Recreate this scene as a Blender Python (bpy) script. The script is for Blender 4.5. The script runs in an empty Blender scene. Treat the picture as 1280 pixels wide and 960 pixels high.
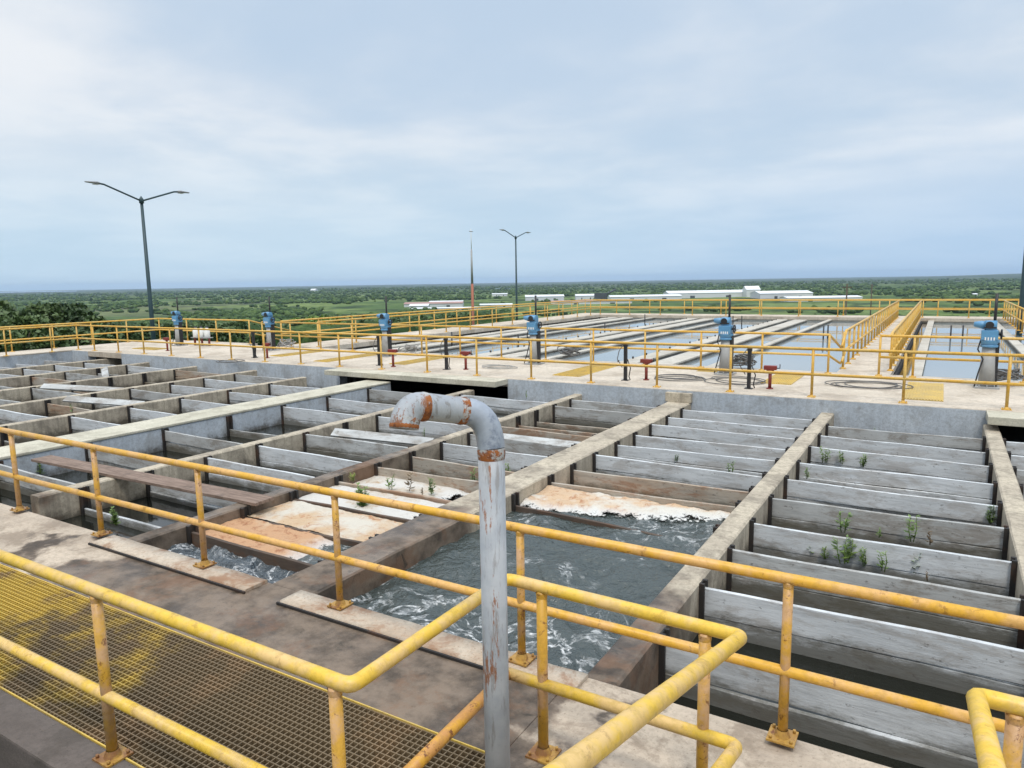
import bpy, bmesh, math, random
import numpy as np
from mathutils import Vector, Matrix, noise

random.seed(7)
rng = np.random.default_rng(7)
sc = bpy.context.scene
COL = sc.collection
PI = math.pi

# ------------------------------------------------------------------ camera
F, CX, CY, H = 890.0, 640.0, 480.0, 2.6
va = np.array([1181 - CX, 343 - CY, F]); vb = np.array([-850 - CX, 376 - CY, F])
ax_y = va / np.linalg.norm(va)
ax_x = -vb / np.linalg.norm(vb)
ax_x = ax_x - ax_y * ax_x.dot(ax_y); ax_x /= np.linalg.norm(ax_x)
ax_z = np.cross(ax_x, ax_y)
R = np.array([ax_x, ax_y, ax_z])


def U(px, py, z=0.0):
    d = R @ np.array([px - CX, py - CY, F]); t = (z - H) / d[2]
    return float(d[0] * t), float(d[1] * t)


def ray(px, py, depth):
    c = np.array([(px - CX) / F * depth, (py - CY) / F * depth, depth])
    w = R @ c
    return Vector((float(w[0]), float(w[1]), float(w[2]) + H))


cam = bpy.data.cameras.new("camera"); co = bpy.data.objects.new("camera", cam); COL.objects.link(co)
cam.sensor_width = 36; cam.lens = F / 1280 * 36; cam.clip_start = .05; cam.clip_end = 120000
r_, u_, b_ = R @ np.array([1, 0, 0]), R @ np.array([0, -1, 0]), R @ np.array([0, 0, -1])
M = Matrix(((r_[0], u_[0], b_[0], 0), (r_[1], u_[1], b_[1], 0), (r_[2], u_[2], b_[2], H), (0, 0, 0, 1)))
co.matrix_world = M
sc.camera = co


# ------------------------------------------------------------------ node helper
class NT:
    def __init__(s, name, world=False):
        if world:
            s.m = bpy.data.worlds.new(name)
        else:
            s.m = bpy.data.materials.new(name)
        s.m.use_nodes = True
        s.t = s.m.node_tree; s.t.nodes.clear()

    def n(s, typ, props=None, **ins):
        nd = s.t.nodes.new(typ)
        for k, v in (props or {}).items():
            setattr(nd, k, v)
        for k, v in ins.items():
            key = int(k[1:]) if k[0] == 'i' and k[1:].isdigit() else k.replace('_', ' ')
            sock = nd.inputs[key]
            s.put(sock, v)
        return nd

    def put(s, sock, v):
        if isinstance(v, bpy.types.NodeSocket):
            s.t.links.new(v, sock)
        elif isinstance(v, bpy.types.Node):
            s.t.links.new(v.outputs[0], sock)
        else:
            if sock.type == 'RGBA' and len(v) == 3:
                v = (*v, 1)
            sock.default_value = v

    def pos(s):
        return s.n('ShaderNodeNewGeometry').outputs['Position']

    def mapping(s, vec, scale=(1, 1, 1), loc=(0, 0, 0)):
        return s.n('ShaderNodeMapping', None, Vector=vec, Scale=scale, Location=loc).outputs[0]

    def noise(s, vec, scale=1., detail=4., rough=.55, dist=0.):
        return s.n('ShaderNodeTexNoise', None, Vector=vec, Scale=scale, Detail=detail, Roughness=rough, Distortion=dist).outputs[0]

    def ramp(s, fac, a, b, ca=(0, 0, 0), cb=(1, 1, 1)):
        nd = s.n('ShaderNodeMapRange', {'interpolation_type': 'SMOOTHSTEP'}, Value=fac, i1=a, i2=b, i3=0., i4=1.)
        return nd.outputs[0]

    def mix(s, f, a, b, mode='MIX'):
        nd = s.t.nodes.new('ShaderNodeMix'); nd.data_type = 'RGBA'; nd.blend_type = mode
        s.put(nd.inputs[0], f); s.put(nd.inputs[6], a); s.put(nd.inputs[7], b)
        return nd.outputs[2]

    def math(s, op, a, b=0., c=0.):
        nd = s.t.nodes.new('ShaderNodeMath'); nd.operation = op
        s.put(nd.inputs[0], a); s.put(nd.inputs[1], b); s.put(nd.inputs[2], c)
        return nd.outputs[0]

    def xyz(s, vec):
        return s.n('ShaderNodeSeparateXYZ', None, i0=vec).outputs

    def out(s, col, rough=.8, bump=None, bstr=.3, bdist=.01, metal=0., spec=.5, extra=None):
        p = s.n('ShaderNodeBsdfPrincipled')
        s.put(p.inputs['Base Color'], col); s.put(p.inputs['Roughness'], rough); s.put(p.inputs['Metallic'], metal)
        s.put(p.inputs['Specular IOR Level'], spec)
        for k, v in (extra or {}).items():
            s.put(p.inputs[k], v)
        if bump is not None:
            b = s.n('ShaderNodeBump', None, Strength=bstr, Distance=bdist, Height=bump)
            s.put(p.inputs['Normal'], b.outputs[0])
        o = s.n('ShaderNodeOutputMaterial'); s.t.links.new(p.outputs[0], o.inputs[0])
        return s.m


def simple(name, col, rough=.7, var=.25, scale=6., metal=0., spec=.5, dirt=None, dirt_amt=.5, dscale=3.):
    k = NT(name); p = k.pos()
    c = k.mix(k.noise(p, scale, 5), tuple(x * (1 - var) for x in col), tuple(min(1, x * (1 + var)) for x in col))
    if dirt:
        m = k.ramp(k.noise(p, dscale, 8, .65), .5, .68)
        c = k.mix(k.math('MULTIPLY', m, dirt_amt), c, dirt)
    return k.out(c, rough, k.noise(p, scale * 6, 3), .2, .004, metal, spec)


# wet zone of the spill around the churning basins (stain that belongs to the concrete)
def wetmask(k, p, cx, cy, rx, ry, soft=.25, nscale=1.1, namt=.55):
    x, y, z = k.xyz(p)[0:3]
    dx = k.math('DIVIDE', k.math('SUBTRACT', x, cx), rx)
    dy = k.math('DIVIDE', k.math('SUBTRACT', y, cy), ry)
    d = k.math('SQRT', k.math('ADD', k.math('MULTIPLY', dx, dx), k.math('MULTIPLY', dy, dy)))
    nn = k.noise(p, nscale, 6, .6)
    d = k.math('ADD', d, k.math('MULTIPLY', k.math('SUBTRACT', nn, .5), namt * 2))
    return k.math('SUBTRACT', 1., k.ramp(d, 1 - soft, 1 + soft))


def concrete(name, base, alt, dark=(.09, .075, .06), dark_amt=.6, wet=None, moss=0., streak=0., waterline=None, scale=1.):
    k = NT(name); p = k.pos()
    c = k.mix(k.ramp(k.noise(p, 1.3 * scale, 6, .6), .35, .65), base, alt)
    c = k.mix(k.math('MULTIPLY', k.ramp(k.noise(p, 22 * scale, 5, .75), .42, .62), .38), c, tuple(x * .5 for x in base))
    st = k.ramp(k.noise(p, 2.1 * scale, 9, .72, .5), .48, .62)
    c = k.mix(k.math('MULTIPLY', st, dark_amt), c, dark)
    speck = k.ramp(k.noise(p, 45 * scale, 3, .6), .60, .68)
    c = k.mix(k.math('MULTIPLY', speck, .5), c, dark)
    if streak:
        pm = k.mapping(p, (7, 7, .6))
        s = k.ramp(k.noise(pm, 1.5, 6, .65), .46, .64)
        c = k.mix(k.math('MULTIPLY', s, streak), c, (.12, .1, .075))
    if moss:
        s = k.ramp(k.noise(p, 2.2, 7, .7), .55, .7)
        c = k.mix(k.math('MULTIPLY', s, moss), c, (.06, .075, .03))
    if waterline is not None:
        z = k.xyz(p)[2]
        zz = k.math('ADD', z, k.math('MULTIPLY', k.math('SUBTRACT', k.noise(p, 4., 6, .75), .5), .5))
        s = k.math('SUBTRACT', 1., k.ramp(zz, waterline - .04, waterline + .16))
        c = k.mix(k.math('MULTIPLY', s, .85), c, (.055, .045, .03))
    rough = .85
    bstr = .45
    if wet:
        ms = None
        for w in wet:
            m = wetmask(k, p, *w)
            ms = m if ms is None else k.math('MAXIMUM', ms, m)
        wc = k.mix(k.ramp(k.noise(p, 2.4, 8, .68), .36, .62), (.062, .045, .031), (.20, .15, .108))
        rust = k.ramp(k.noise(p, 1.5, 7, .7, .3), .50, .62)
        wc = k.mix(k.math('MULTIPLY', rust, .55), wc, (.17, .085, .042))
        blk = k.ramp(k.noise(p, 3.3, 8, .75, .6), .58, .66)
        wc = k.mix(k.math('MULTIPLY', blk, .7), wc, (.022, .02, .012))
        c = k.mix(ms, c, wc)
        rough = k.math('SUBTRACT', .86, k.math('MULTIPLY', ms, k.math('ADD', .12, k.math('MULTIPLY', k.ramp(k.noise(p, 1.3, 4, .6), .42, .6), .42))))
    bump = k.math('ADD', k.noise(p, 14 * scale, 8, .7), k.math('MULTIPLY', k.noise(p, 70 * scale, 3, .6), .5))
    return k.out(c, rough, bump, bstr, .012)


WET = [(-4.6, 3.0, 3.5, 1.65), (-4.9, 5.2, 3.2, 2.6)]
m_deck = concrete('deck_concrete', (.52, .43, .33), (.38, .31, .24), (.17, .125, .085), .6,
                  wet=[(-4.6, 3.2, 2.9, 1.5, .07, 1.2, .9), (-1.3, 2.7, .6, .6, .1, 2., .9)])
m_deck_far = concrete('pale_deck_concrete', (.60, .52, .42), (.50, .43, .34), (.28, .22, .16), .5, scale=.6)
m_div = concrete('divider_concrete', (.52, .45, .34), (.40, .34, .26), (.12, .1, .075), .5, streak=.35,
                 wet=[(-5.2, 3.6, 4.2, 3.1, .12, 1.0, .6), (-7.1, 6., .4, 3., .3, 1.2, .8)], waterline=-.36)
m_wide = concrete('pale_wall_concrete', (.58, .54, .43), (.47, .44, .34), (.2, .17, .12), .35)
m_paint = concrete('blue_grey_painted_concrete', (.50, .54, .575), (.42, .46, .50), (.22, .21, .19), .4, streak=.14, waterline=-.42)
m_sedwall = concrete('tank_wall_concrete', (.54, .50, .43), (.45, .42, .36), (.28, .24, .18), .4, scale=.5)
m_sedside = concrete('dark_tank_side', (.24, .21, .17), (.17, .15, .12), (.05, .045, .035), .5, scale=.5)  # darker concrete for the tank wall sides and bridge support
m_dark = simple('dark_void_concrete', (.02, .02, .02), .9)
m_kerb = concrete('kerb_mortar', (.56, .48, .38), (.42, .32, .23), (.26, .13, .065), .75, scale=1.3)


def board_mat(name, base, alt, brown, brown_amt, wl):
    k = NT(name); p = k.pos()
    pl = k.mapping(p, (.8, .8, 9))
    c = k.mix(k.ramp(k.noise(p, 1.1, 5), .35, .65), base, alt)
    g = k.ramp(k.noise(pl, 2.2, 9, .75), .46, .62)
    c = k.mix(k.math('MULTIPLY', g, .45), c, tuple(x * .5 for x in base))
    s = k.ramp(k.noise(k.mapping(p, (1.2, 1.2, 4)), 1.3, 9, .75, .4), .48, .60)
    c = k.mix(k.math('MULTIPLY', s, brown_amt), c, brown)
    # scum line that the water has left on the boards
    z = k.xyz(p)[2]
    zz = k.math('ADD', z, k.math('MULTIPLY', k.math('SUBTRACT', k.noise(k.mapping(p, (.6, .6, 2)), 3.5, 8, .78), .5), .45))
    s = k.math('SUBTRACT', 1., k.ramp(zz, wl - .02, wl + .13))
    c = k.mix(k.math('MULTIPLY', s, .8), c, (.06, .052, .03))
    sp = k.ramp(k.noise(k.mapping(p, (1, 1, 2)), 12, 6, .75), .59, .66)
    c = k.mix(k.math('MULTIPLY', sp, .6), c, (.07, .06, .05))
    return k.out(c, .8, k.noise(k.mapping(p, (1, 1, 8)), 9, 8, .7), .4, .008)


m_board = board_mat('grey_board', (.61, .63, .64), (.52, .54, .55), (.22, .17, .12), .38, -.36)
m_board_b = board_mat('stained_board', (.42, .38, .32), (.36, .27, .19), (.24, .12, .06), .7, -.34)
m_board_old = board_mat('weathered_board', (.49, .50, .49), (.38, .38, .365), (.16, .125, .09), .55, -.34)
m_board_wet = board_mat('soaked_board', (.10, .07, .05), (.06, .045, .035), (.12, .05, .02), .5, -.6)


def yellow(name, base, pale, rust_amt, scale=1.):
    k = NT(name); p = k.pos()
    c = k.mix(k.ramp(k.noise(p, 3.1 * scale, 7, .7), .42, .58), base, pale)
    c = k.mix(k.math('MULTIPLY', k.ramp(k.noise(p, 24, 7, .75), .45, .62), .35), c, tuple(x * .55 for x in base))
    r = k.ramp(k.noise(p, 9 * scale, 8, .78, .3), .565, .62)
    c = k.mix(k.math('MULTIPLY', r, rust_amt), c, (.14, .045, .015))
    return k.out(c, .45, k.noise(p, 45, 5, .7), .18, .003, 0, .45)


m_yel = yellow('yellow_rail_paint', (.66, .36, .035), (.66, .38, .13), .5)
m_yel_near = yellow('faded_yellow_paint', (.70, .45, .05), (.66, .44, .17), .3)
m_yel_rust = yellow('rusting_yellow_paint', (.62, .32, .03), (.5, .24, .07), .95, 1.6)
m_yel_post = yellow('post_paint', (.60, .33, .04), (.55, .33, .17), .8, 1.4)
m_plate = yellow('rusted_base_plate', (.42, .24, .05), (.22, .10, .035), .95, 2.2)
m_yel_far = yellow('far_yellow_paint', (.66, .37, .05), (.64, .42, .12), .2)
m_yel_plate = yellow('yellow_deck_plate', (.62, .42, .08), (.5, .35, .1), .3, .6)
m_blue = simple('blue_machine_paint', (.10, .27, .46), .4, .2, 5, dirt=(.2, .3, .35), dirt_amt=.4)
m_black = simple('black_steel', (.018, .018, .02), .5)
m_slot = simple('dark_guide_steel', (.02, .017, .015), .7, dirt=(.08, .035, .015), dirt_amt=.6)
m_red = simple('red_valve_paint', (.20, .028, .02), .55, .3, dirt=(.12, .05, .03), dirt_amt=.4)
m_white = simple('white_paint', (.75, .75, .72), .5, .1)
m_steelgrey = simple('grey_pedestal_steel', (.33, .33, .32), .55, .2, 4, dirt=(.15, .12, .1), dirt_amt=.5)
m_hose = simple('dark_hose_rubber', (.12, .115, .11), .6)
m_hoselight = simple('pale_hose', (.33, .32, .3), .6)
m_lamp = simple('dark_teal_pole_paint', (.02, .05, .06), .5)
m_lamphead = simple('lamp_housing', (.3, .31, .32), .5)
m_lens = simple('lamp_lens', (.6, .6, .58), .2)


def m_wood():
    k = NT('brown_old_wood'); p = k.pos()
    g = k.noise(k.mapping(p, (.6, 9, 3)), 5, 8, .7)
    c = k.mix(k.ramp(g, .3, .7), (.13, .085, .06), (.28, .2, .155))
    c = k.mix(k.math('MULTIPLY', k.ramp(k.noise(p, 3, 6, .7), .5, .7), .6), c, (.05, .035, .025))
    return k.out(c, .85, g, .5, .01)


m_plank = m_wood()


def m_pipe_():
    k = NT('peeling_grey_pipe_paint'); p = k.pos(); z = k.xyz(p)[2]
    c = k.mix(k.ramp(k.noise(p, 5, 6, .6), .35, .65), (.30, .32, .345), (.40, .41, .425))
    st = k.ramp(k.noise(k.mapping(p, (22, 22, 2.2)), 1.3, 8, .75), .52, .60)
    c = k.mix(k.math('MULTIPLY', st, .75), c, (.20, .19, .18))
    rs = k.ramp(k.noise(k.mapping(p, (16, 16, 2.6), (3, 1, 0)), 1.0, 9, .75), .57, .61)
    c = k.mix(k.math('MULTIPLY', rs, .9), c, (.22, .075, .02))
    return k.out(c, .6, k.noise(k.mapping(p, (20, 20, 6)), 2, 8, .7), .45, .006)


m_pipe = m_pipe_()
def m_patch_():
    k = NT('patchy_rust'); p = k.pos()
    c = k.mix(k.ramp(k.noise(p, 30, 6, .7), .4, .6), (.30, .095, .02), (.13, .04, .015))
    c = k.mix(k.ramp(k.noise(p, 15, 8, .75, .4), .47, .55), c, (.40, .40, .39))
    return k.out(c, .8, k.noise(p, 40, 7, .75), .6, .006)


m_patch = m_patch_()
m_rust = simple('orange_rust', (.26, .085, .02), .85, .5, 30, dirt=(.08, .025, .01), dirt_amt=.8, dscale=22)
m_tape = simple('grey_wrap_tape', (.30, .33, .38), .35, .35, 20, dirt=(.07, .09, .14), dirt_amt=.8, dscale=14)


def m_grate_():
    k = NT('worn_yellow_grating'); p = k.pos()
    n1 = k.noise(p, .9, 4, .6, .3)
    x = k.xyz(p)[0]
    n = k.math('ADD', k.math('ADD', k.math('MULTIPLY', n1, .7), k.math('MULTIPLY', k.noise(p, 5, 6, .7), .3)), k.math('MULTIPLY', k.math('SUBTRACT', k.math('MULTIPLY', x, -1.), 4.6), .10))
    c = k.mix(k.ramp(n, .515, .655), (.15, .105, .055), (.50, .33, .05))
    c = k.mix(k.ramp(k.noise(p, 2.1, 6, .7), .5, .68), c, (.22, .14, .07))
    return k.out(c, .6, k.noise(p, 60, 3), .2, .003)


m_grate = m_grate_()


# water
def water(name, col, rough=.08, scale=3., bstr=.15, foam=0., fscale=1.2, foamcol=(.75, .75, .74), dist=.02, blend=None):
    k = NT(name); p = k.pos()
    h = k.math('ADD', k.noise(p, scale, 4, .6, .4), k.math('MULTIPLY', k.noise(p, scale * 4, 3, .6), .35))
    c = col; r = rough
    if foam:
        n = k.noise(k.mapping(p, (1, 1, 1)), fscale, 5, .6, 1.2)
        ridge = k.math('SUBTRACT', 1., k.ramp(k.math('ABSOLUTE', k.math('SUBTRACT', n, .5)), .0, .045))
        yy_ = k.xyz(p)[1]
        area = k.math('MAXIMUM', k.math('SUBTRACT', 1., k.ramp(k.math('ADD', yy_, k.math('MULTIPLY', k.noise(p, 1.3, 3), 2.)), 5.3, 6.5)), k.math('MULTIPLY', k.ramp(k.noise(p, .9, 4, .6), .50, .60), .65))
        fine = k.ramp(k.noise(p, fscale * 7, 6, .7, .5), .45, .62)
        m = k.math('MULTIPLY', k.math('MULTIPLY', ridge, area), k.math('ADD', k.math('MULTIPLY', fine, .8), .2))
        m2 = k.math('MULTIPLY', k.ramp(k.noise(p, fscale * 5, 7, .75, 1.), .60, .72), k.math('MULTIPLY', area, .6))
        m = k.math('MAXIMUM', m, m2)
        c = k.mix(m, col, foamcol); r = k.math('ADD', rough, k.math('MULTIPLY', m, .6))
    return k.out(c, r, h, bstr, dist, 0., .5)


m_water_churn = water('churning_water', (.05, .062, .058), .18, 4.5, 1., foam=.85, fscale=2.0, dist=.07)
m_water_churn2 = water('wild_water', (.07, .085, .095), .14, 7., 1., foam=1.15, fscale=3.2, dist=.06)
m_water_dark = water('still_dark_water', (.012, .013, .010), .06, 2., .05)
m_water_sed = water('settling_tank_water', (.20, .235, .25), .03, 1.6, .035, dist=.012)


def foam_mat(name, a, b, c_, s1, s2, sc_=2.6):
    k = NT(name); p = k.pos()
    n = k.noise(p, sc_ * .35, 5, .6, .5)
    c = k.mix(k.ramp(n, s1, s2), a, b)
    n2 = k.ramp(k.noise(p, 7, 8, .75, .8), .5, .64)
    c = k.mix(k.math('MULTIPLY', n2, k.ramp(n, s1 - .05, s2)), c, c_)
    at = k.n('ShaderNodeAttribute', {'attribute_name': 'rim'}).outputs['Fac']
    br = k.math('ADD', k.math('MULTIPLY', k.math('SUBTRACT', k.noise(p, 4.5, 8, .75, .6), .5), .9), k.math('MULTIPLY', k.math('SUBTRACT', k.noise(p, 28, 5, .7), .5), .5))
    al = k.ramp(k.math('ADD', at, br), -.03, .05)
    c = k.mix(k.math('MULTIPLY', k.ramp(k.math('ADD', at, k.math('MULTIPLY', br, .4)), .3, .0), .8), c, (.64, .64, .62))
    return k.out(c, .75, k.math('ADD', k.noise(p, 9, 8, .7), k.noise(p, 30, 4, .7)), .8, .03, extra={'Alpha': al})


m_foam_tan = foam_mat('tan_scum', (.60, .55, .46), (.55, .39, .24), (.40, .18, .08), .40, .54)
m_foam_white = foam_mat('white_scum', (.60, .57, .52), (.54, .47, .38), (.44, .30, .18), .46, .60)
m_foam_org = foam_mat('orange_scum', (.58, .46, .32), (.52, .30, .16), (.33, .14, .06), .36, .5)


m_foam_b = foam_mat('foam_heap', (.62, .58, .50), (.58, .41, .26), (.40, .19, .09), .42, .56, 3.)


def leaf(name, a, b, scale=2., trans=.25):
    k = NT(name); p = k.pos()
    c = k.mix(k.ramp(k.noise(p, scale, 4, .6), .35, .65), a, b)
    return k.out(c, .6, None, extra={'Subsurface Weight': 0.})


m_weed = leaf('weed_leaf', (.09, .15, .035), (.17, .25, .06), 8)
m_weed_y = leaf('yellow_green_leaf', (.2, .24, .04), (.3, .32, .05), 8)
m_weed_dry = leaf('dry_brown_stalk', (.12, .08, .04), (.17, .12, .06), 8)
m_leaf_dark = leaf('dark_tree_leaf', (.035, .065, .018), (.09, .14, .038), .3)
m_leaf_mid = leaf('mid_green_leaf', (.035, .07, .018), (.075, .12, .035), .12)
m_leaf_bright = leaf('bright_green_leaf', (.10, .18, .025), (.15, .24, .04), .3)
m_bark = simple('tree_bark', (.09, .07, .05), .9)


# ------------------------------------------------------------------ mesh helper
class MB:
    def __init__(s):
        s.v = []; s.f = []; s.sm = []

    def box(s, x0, x1, y0, y1, z0, z1, rot=None, c=None):
        b = len(s.v)
        pts = [(x0, y0, z0), (x1, y0, z0), (x1, y1, z0), (x0, y1, z0), (x0, y0, z1), (x1, y0, z1), (x1, y1, z1), (x0, y1, z1)]
        if rot is not None:
            c = Vector(c) if c is not None else Vector(((x0 + x1) / 2, (y0 + y1) / 2, (z0 + z1) / 2))
            pts = [tuple(rot @ (Vector(q) - c) + c) for q in pts]
        s.v += pts
        for q in [(0, 3, 2, 1), (4, 5, 6, 7), (0, 1, 5, 4), (1, 2, 6, 5), (2, 3, 7, 6), (3, 0, 4, 7)]:
            s.f.append(tuple(b + i for i in q)); s.sm.append(False)
        return s

    def tube(s, pts, r, n=10, closed=False, caps=True):
        pts = [Vector(p) for p in pts]
        rr = r if isinstance(r, (list, tuple)) else [r] * len(pts)
        b = len(s.v); up = None; N = len(pts)
        for i, p in enumerate(pts):
            if closed:
                t = (pts[(i + 1) % N] - pts[i - 1]).normalized()
            else:
                a = (pts[i] - pts[i - 1]).normalized() if i > 0 else None
                c = (pts[i + 1] - pts[i]).normalized() if i < N - 1 else None
                t = a if c is None else c if a is None else (a + c).normalized()
            if up is None:
                up = Vector((0, 0, 1)) if abs(t.z) < .9 else Vector((0, 1, 0))
            x = t.cross(up).normalized(); y = x.cross(t).normalized(); up = y
            k = 1.
            if not closed and 0 < i < N - 1:
                k = 1. / max(.6, math.sqrt(max(0., (1 + a.dot(c)) / 2)))
            for j in range(n):
                an = 2 * PI * j / n
                s.v.append(tuple(p + (x * math.cos(an) + y * math.sin(an)) * rr[i] * (1 if k == 1. else 1 + (k - 1) * .5)))
        for i in range(N if closed else N - 1):
            for j in range(n):
                i2 = (i + 1) % N
                s.f.append((b + i * n + j, b + i * n + (j + 1) % n, b + i2 * n + (j + 1) % n, b + i2 * n + j)); s.sm.append(True)
        if caps and not closed:
            s.f.append(tuple(b + j for j in range(n))[::-1]); s.sm.append(False)
            s.f.append(tuple(b + (N - 1) * n + j for j in range(n))); s.sm.append(False)
        return s

    def quad(s, *p):
        b = len(s.v); s.v += [tuple(q) for q in p]; s.f.append(tuple(range(b, b + len(p)))); s.sm.append(False)
        return s

    def build(s, name, mat, parent=None, bevel=0., orig=None):
        me = bpy.data.meshes.new(name)
        o = bpy.data.objects.new(name, me); COL.objects.link(o)
        off = Vector((0, 0, 0))
        if parent is not None:
            o.parent = parent
            q = parent; off = Vector((0, 0, 0))
            while q is not None:
                off += q.location; q = q.parent
        elif orig is not None:
            o.location = orig; off = Vector(orig)
        me.from_pydata([(v[0] - off.x, v[1] - off.y, v[2] - off.z) for v in s.v], [], s.f)
        me.polygons.foreach_set('use_smooth', s.sm)
        if bevel:
            bm = bmesh.new(); bm.from_mesh(me)
            ed = [e for e in bm.edges if len(e.link_faces) == 2 and e.calc_face_angle(0) > .6]
            bmesh.ops.bevel(bm, geom=ed, offset=bevel, segments=2, affect='EDGES', profile=.6, clamp_overlap=True)
            bm.to_mesh(me); bm.free()
        me.materials.append(mat); me.update()
        return o


def tag(o, label=None, cat=None, group=None, kind=None):
    if label: o['label'] = label
    if cat: o['category'] = cat
    if group: o['group'] = group
    if kind: o['kind'] = kind
    return o


def thing(name, loc, label, cat, group=None):
    o = bpy.data.objects.new(name, None); COL.objects.link(o); o.location = loc
    o.empty_display_size = .2
    return tag(o, label, cat, group)


def struct(name, mb, mat, bevel=0., label=None, cat=None):
    return tag(mb.build(name, mat, None, bevel), label, cat, None, 'structure')


kids = {}


def dup(root, loc, rotz=0., scale=1., label=None):
    if root.name not in kids:
        kids[root.name] = [(c, [g for g in bpy.data.objects if g.parent == c]) for c in bpy.data.objects if c.parent == root]
    r = root.copy(); COL.objects.link(r); r.location = loc; r.rotation_euler = (0, 0, rotz); r.scale = (scale,) * 3
    if label: r['label'] = label
    for c, gs in kids[root.name]:
        d = c.copy(); COL.objects.link(d); d.parent = r
        for g in gs:
            e = g.copy(); COL.objects.link(e); e.parent = d
    return r


ORD = ['first', 'second', 'third', 'fourth', 'fifth', 'sixth', 'seventh', 'eighth', 'ninth', 'tenth', 'eleventh', 'twelfth',
       'thirteenth', 'fourteenth', 'fifteenth']

# ------------------------------------------------------------------ near walkway
YL = 4.0
mb = MB()
mb.box(-16, -1.95, 3.03, YL, -.35, 0)
mb.box(-1.95, 6, 1.2, YL, -.35, 0)
struct('walkway', mb, m_deck, .012, 'near concrete walkway, wet and brown beside the yellow grating', 'walkway')
mb = MB()
mb.box(-16, -1.95, 1.74, 1.98, -2.2, 0)
mb.box(-1.95, -1.75, 1.2, 1.98, -2.2, -.352)
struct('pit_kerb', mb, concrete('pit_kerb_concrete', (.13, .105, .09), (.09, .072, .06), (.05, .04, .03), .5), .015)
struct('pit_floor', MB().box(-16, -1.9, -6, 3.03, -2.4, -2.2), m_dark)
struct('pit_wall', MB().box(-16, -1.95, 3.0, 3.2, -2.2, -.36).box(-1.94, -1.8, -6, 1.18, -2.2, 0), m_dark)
# upper platform the photographer stands on, with steps down to the walkway
mb = MB()
mb.box(-.9, .6, -3, .9, .75, 1.0)
for i in range(4):
    mb.box(-.62, .12, .9 + i * .3, 1.2 + i * .3, max(.002, .6 - i * .2), .8 - i * .2)
struct('stairs', mb, m_deck_far, .01)

# mortar kerb strips along the lip
for x0, x1, lab in ((-7.35, -4.97, 'pale raised mortar kerb strip left of the gap along the basin lip'),
                    (-4.55, -1.86, 'pale raised mortar kerb strip right of the gap, beneath the gooseneck pipe')):
    g = thing('kerb_strip', (x0, 3.87, 0), lab, 'kerb', 'mortar kerb strips')
    b = MB(); nk = 60; xs = np.linspace(x0, x1, nk)
    for i in range(nk):
        w = .018 * noise.noise(Vector((xs[i] * 3, 0, 0))) + .01 * noise.noise(Vector((xs[i] * 14, 0, 0))); h = .024 + .008 * noise.noise(Vector((xs[i] * 4, 5, 0)))
        b.v += [(xs[i], 3.755 + w, .001), (xs[i], 3.765 + w, h), (xs[i], 3.992, h), (xs[i], 3.994, .001)]
        if i < nk - 1:
            for j in range(3): b.f.append((i * 4 + j, i * 4 + 4 + j, i * 4 + 5 + j, i * 4 + 1 + j)); b.sm.append(True)
    b.f += [(0, 1, 2, 3), tuple(4 * nk - q for q in (1, 2, 3, 4))]; b.sm += [False] * 2
    b.build('mortar', m_kerb, g)
    MB().box(x0, x1 + .02, 3.725, 3.742, .002, .022).build('steel_angle', m_slot, g)

# grating
g = thing('floor_grating', (-6, 2.5, 0), 'worn yellow square mesh floor grating over the dark channel', 'grating')
b = MB()
x = -11.0
while x < -1.97:
    b.box(x, x + .007, 1.99, 3.02, -.034, -.006); x += .04
y = 2.01
while y < 3.02:
    b.box(-11, -1.97, y, y + .007, -.033, -.004); y += .04
b.build('mesh_bars', m_grate, g)
b = MB(); b.box(-11, -1.955, 1.981, 1.989, -.05, .004); b.box(-11, -1.955, 3.021, 3.029, -.05, .004); b.build('edge_angle', m_yel_plate, g)


# ------------------------------------------------------------------ railings
def post_mb(x, y, z0, z1, r=.03, n=10):
    return MB().tube([(x, y, z0 + .004), (x, y, z1)], r, n)


def plate_mb(x, y, z0, r=.03, n=10):
    b = MB()
    if True:
        b.box(x - .075, x + .075, y - .075, y + .075, z0 + .001, z0 + .012)
        for i in (-1, 1):
            for j in (-1, 1):
                b.tube([(x + i * .055, y + j * .055, z0 + .012), (x + i * .055, y + j * .055, z0 + .03)], .009, 6)
        b.tube([(x, y, z0 + .012), (x, y, z0 + .05)], [r * 1.5, r * 1.02], n, caps=False)
    return b


def rail_pts(pts, r):
    """round the corners of a rail path"""
    P = [Vector(p) for p in pts]; out = [P[0]]
    for i in range(1, len(P) - 1):
        a = (P[i - 1] - P[i]).normalized(); c = (P[i + 1] - P[i]).normalized(); d = r
        for t in (0, .35, .65, 1):
            q = (P[i] + a * d) * (1 - t) ** 2 + P[i] * 2 * t * (1 - t) + (P[i] + c * d) * t ** 2
            out.append(q)
    out.append(P[-1]); return out


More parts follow.
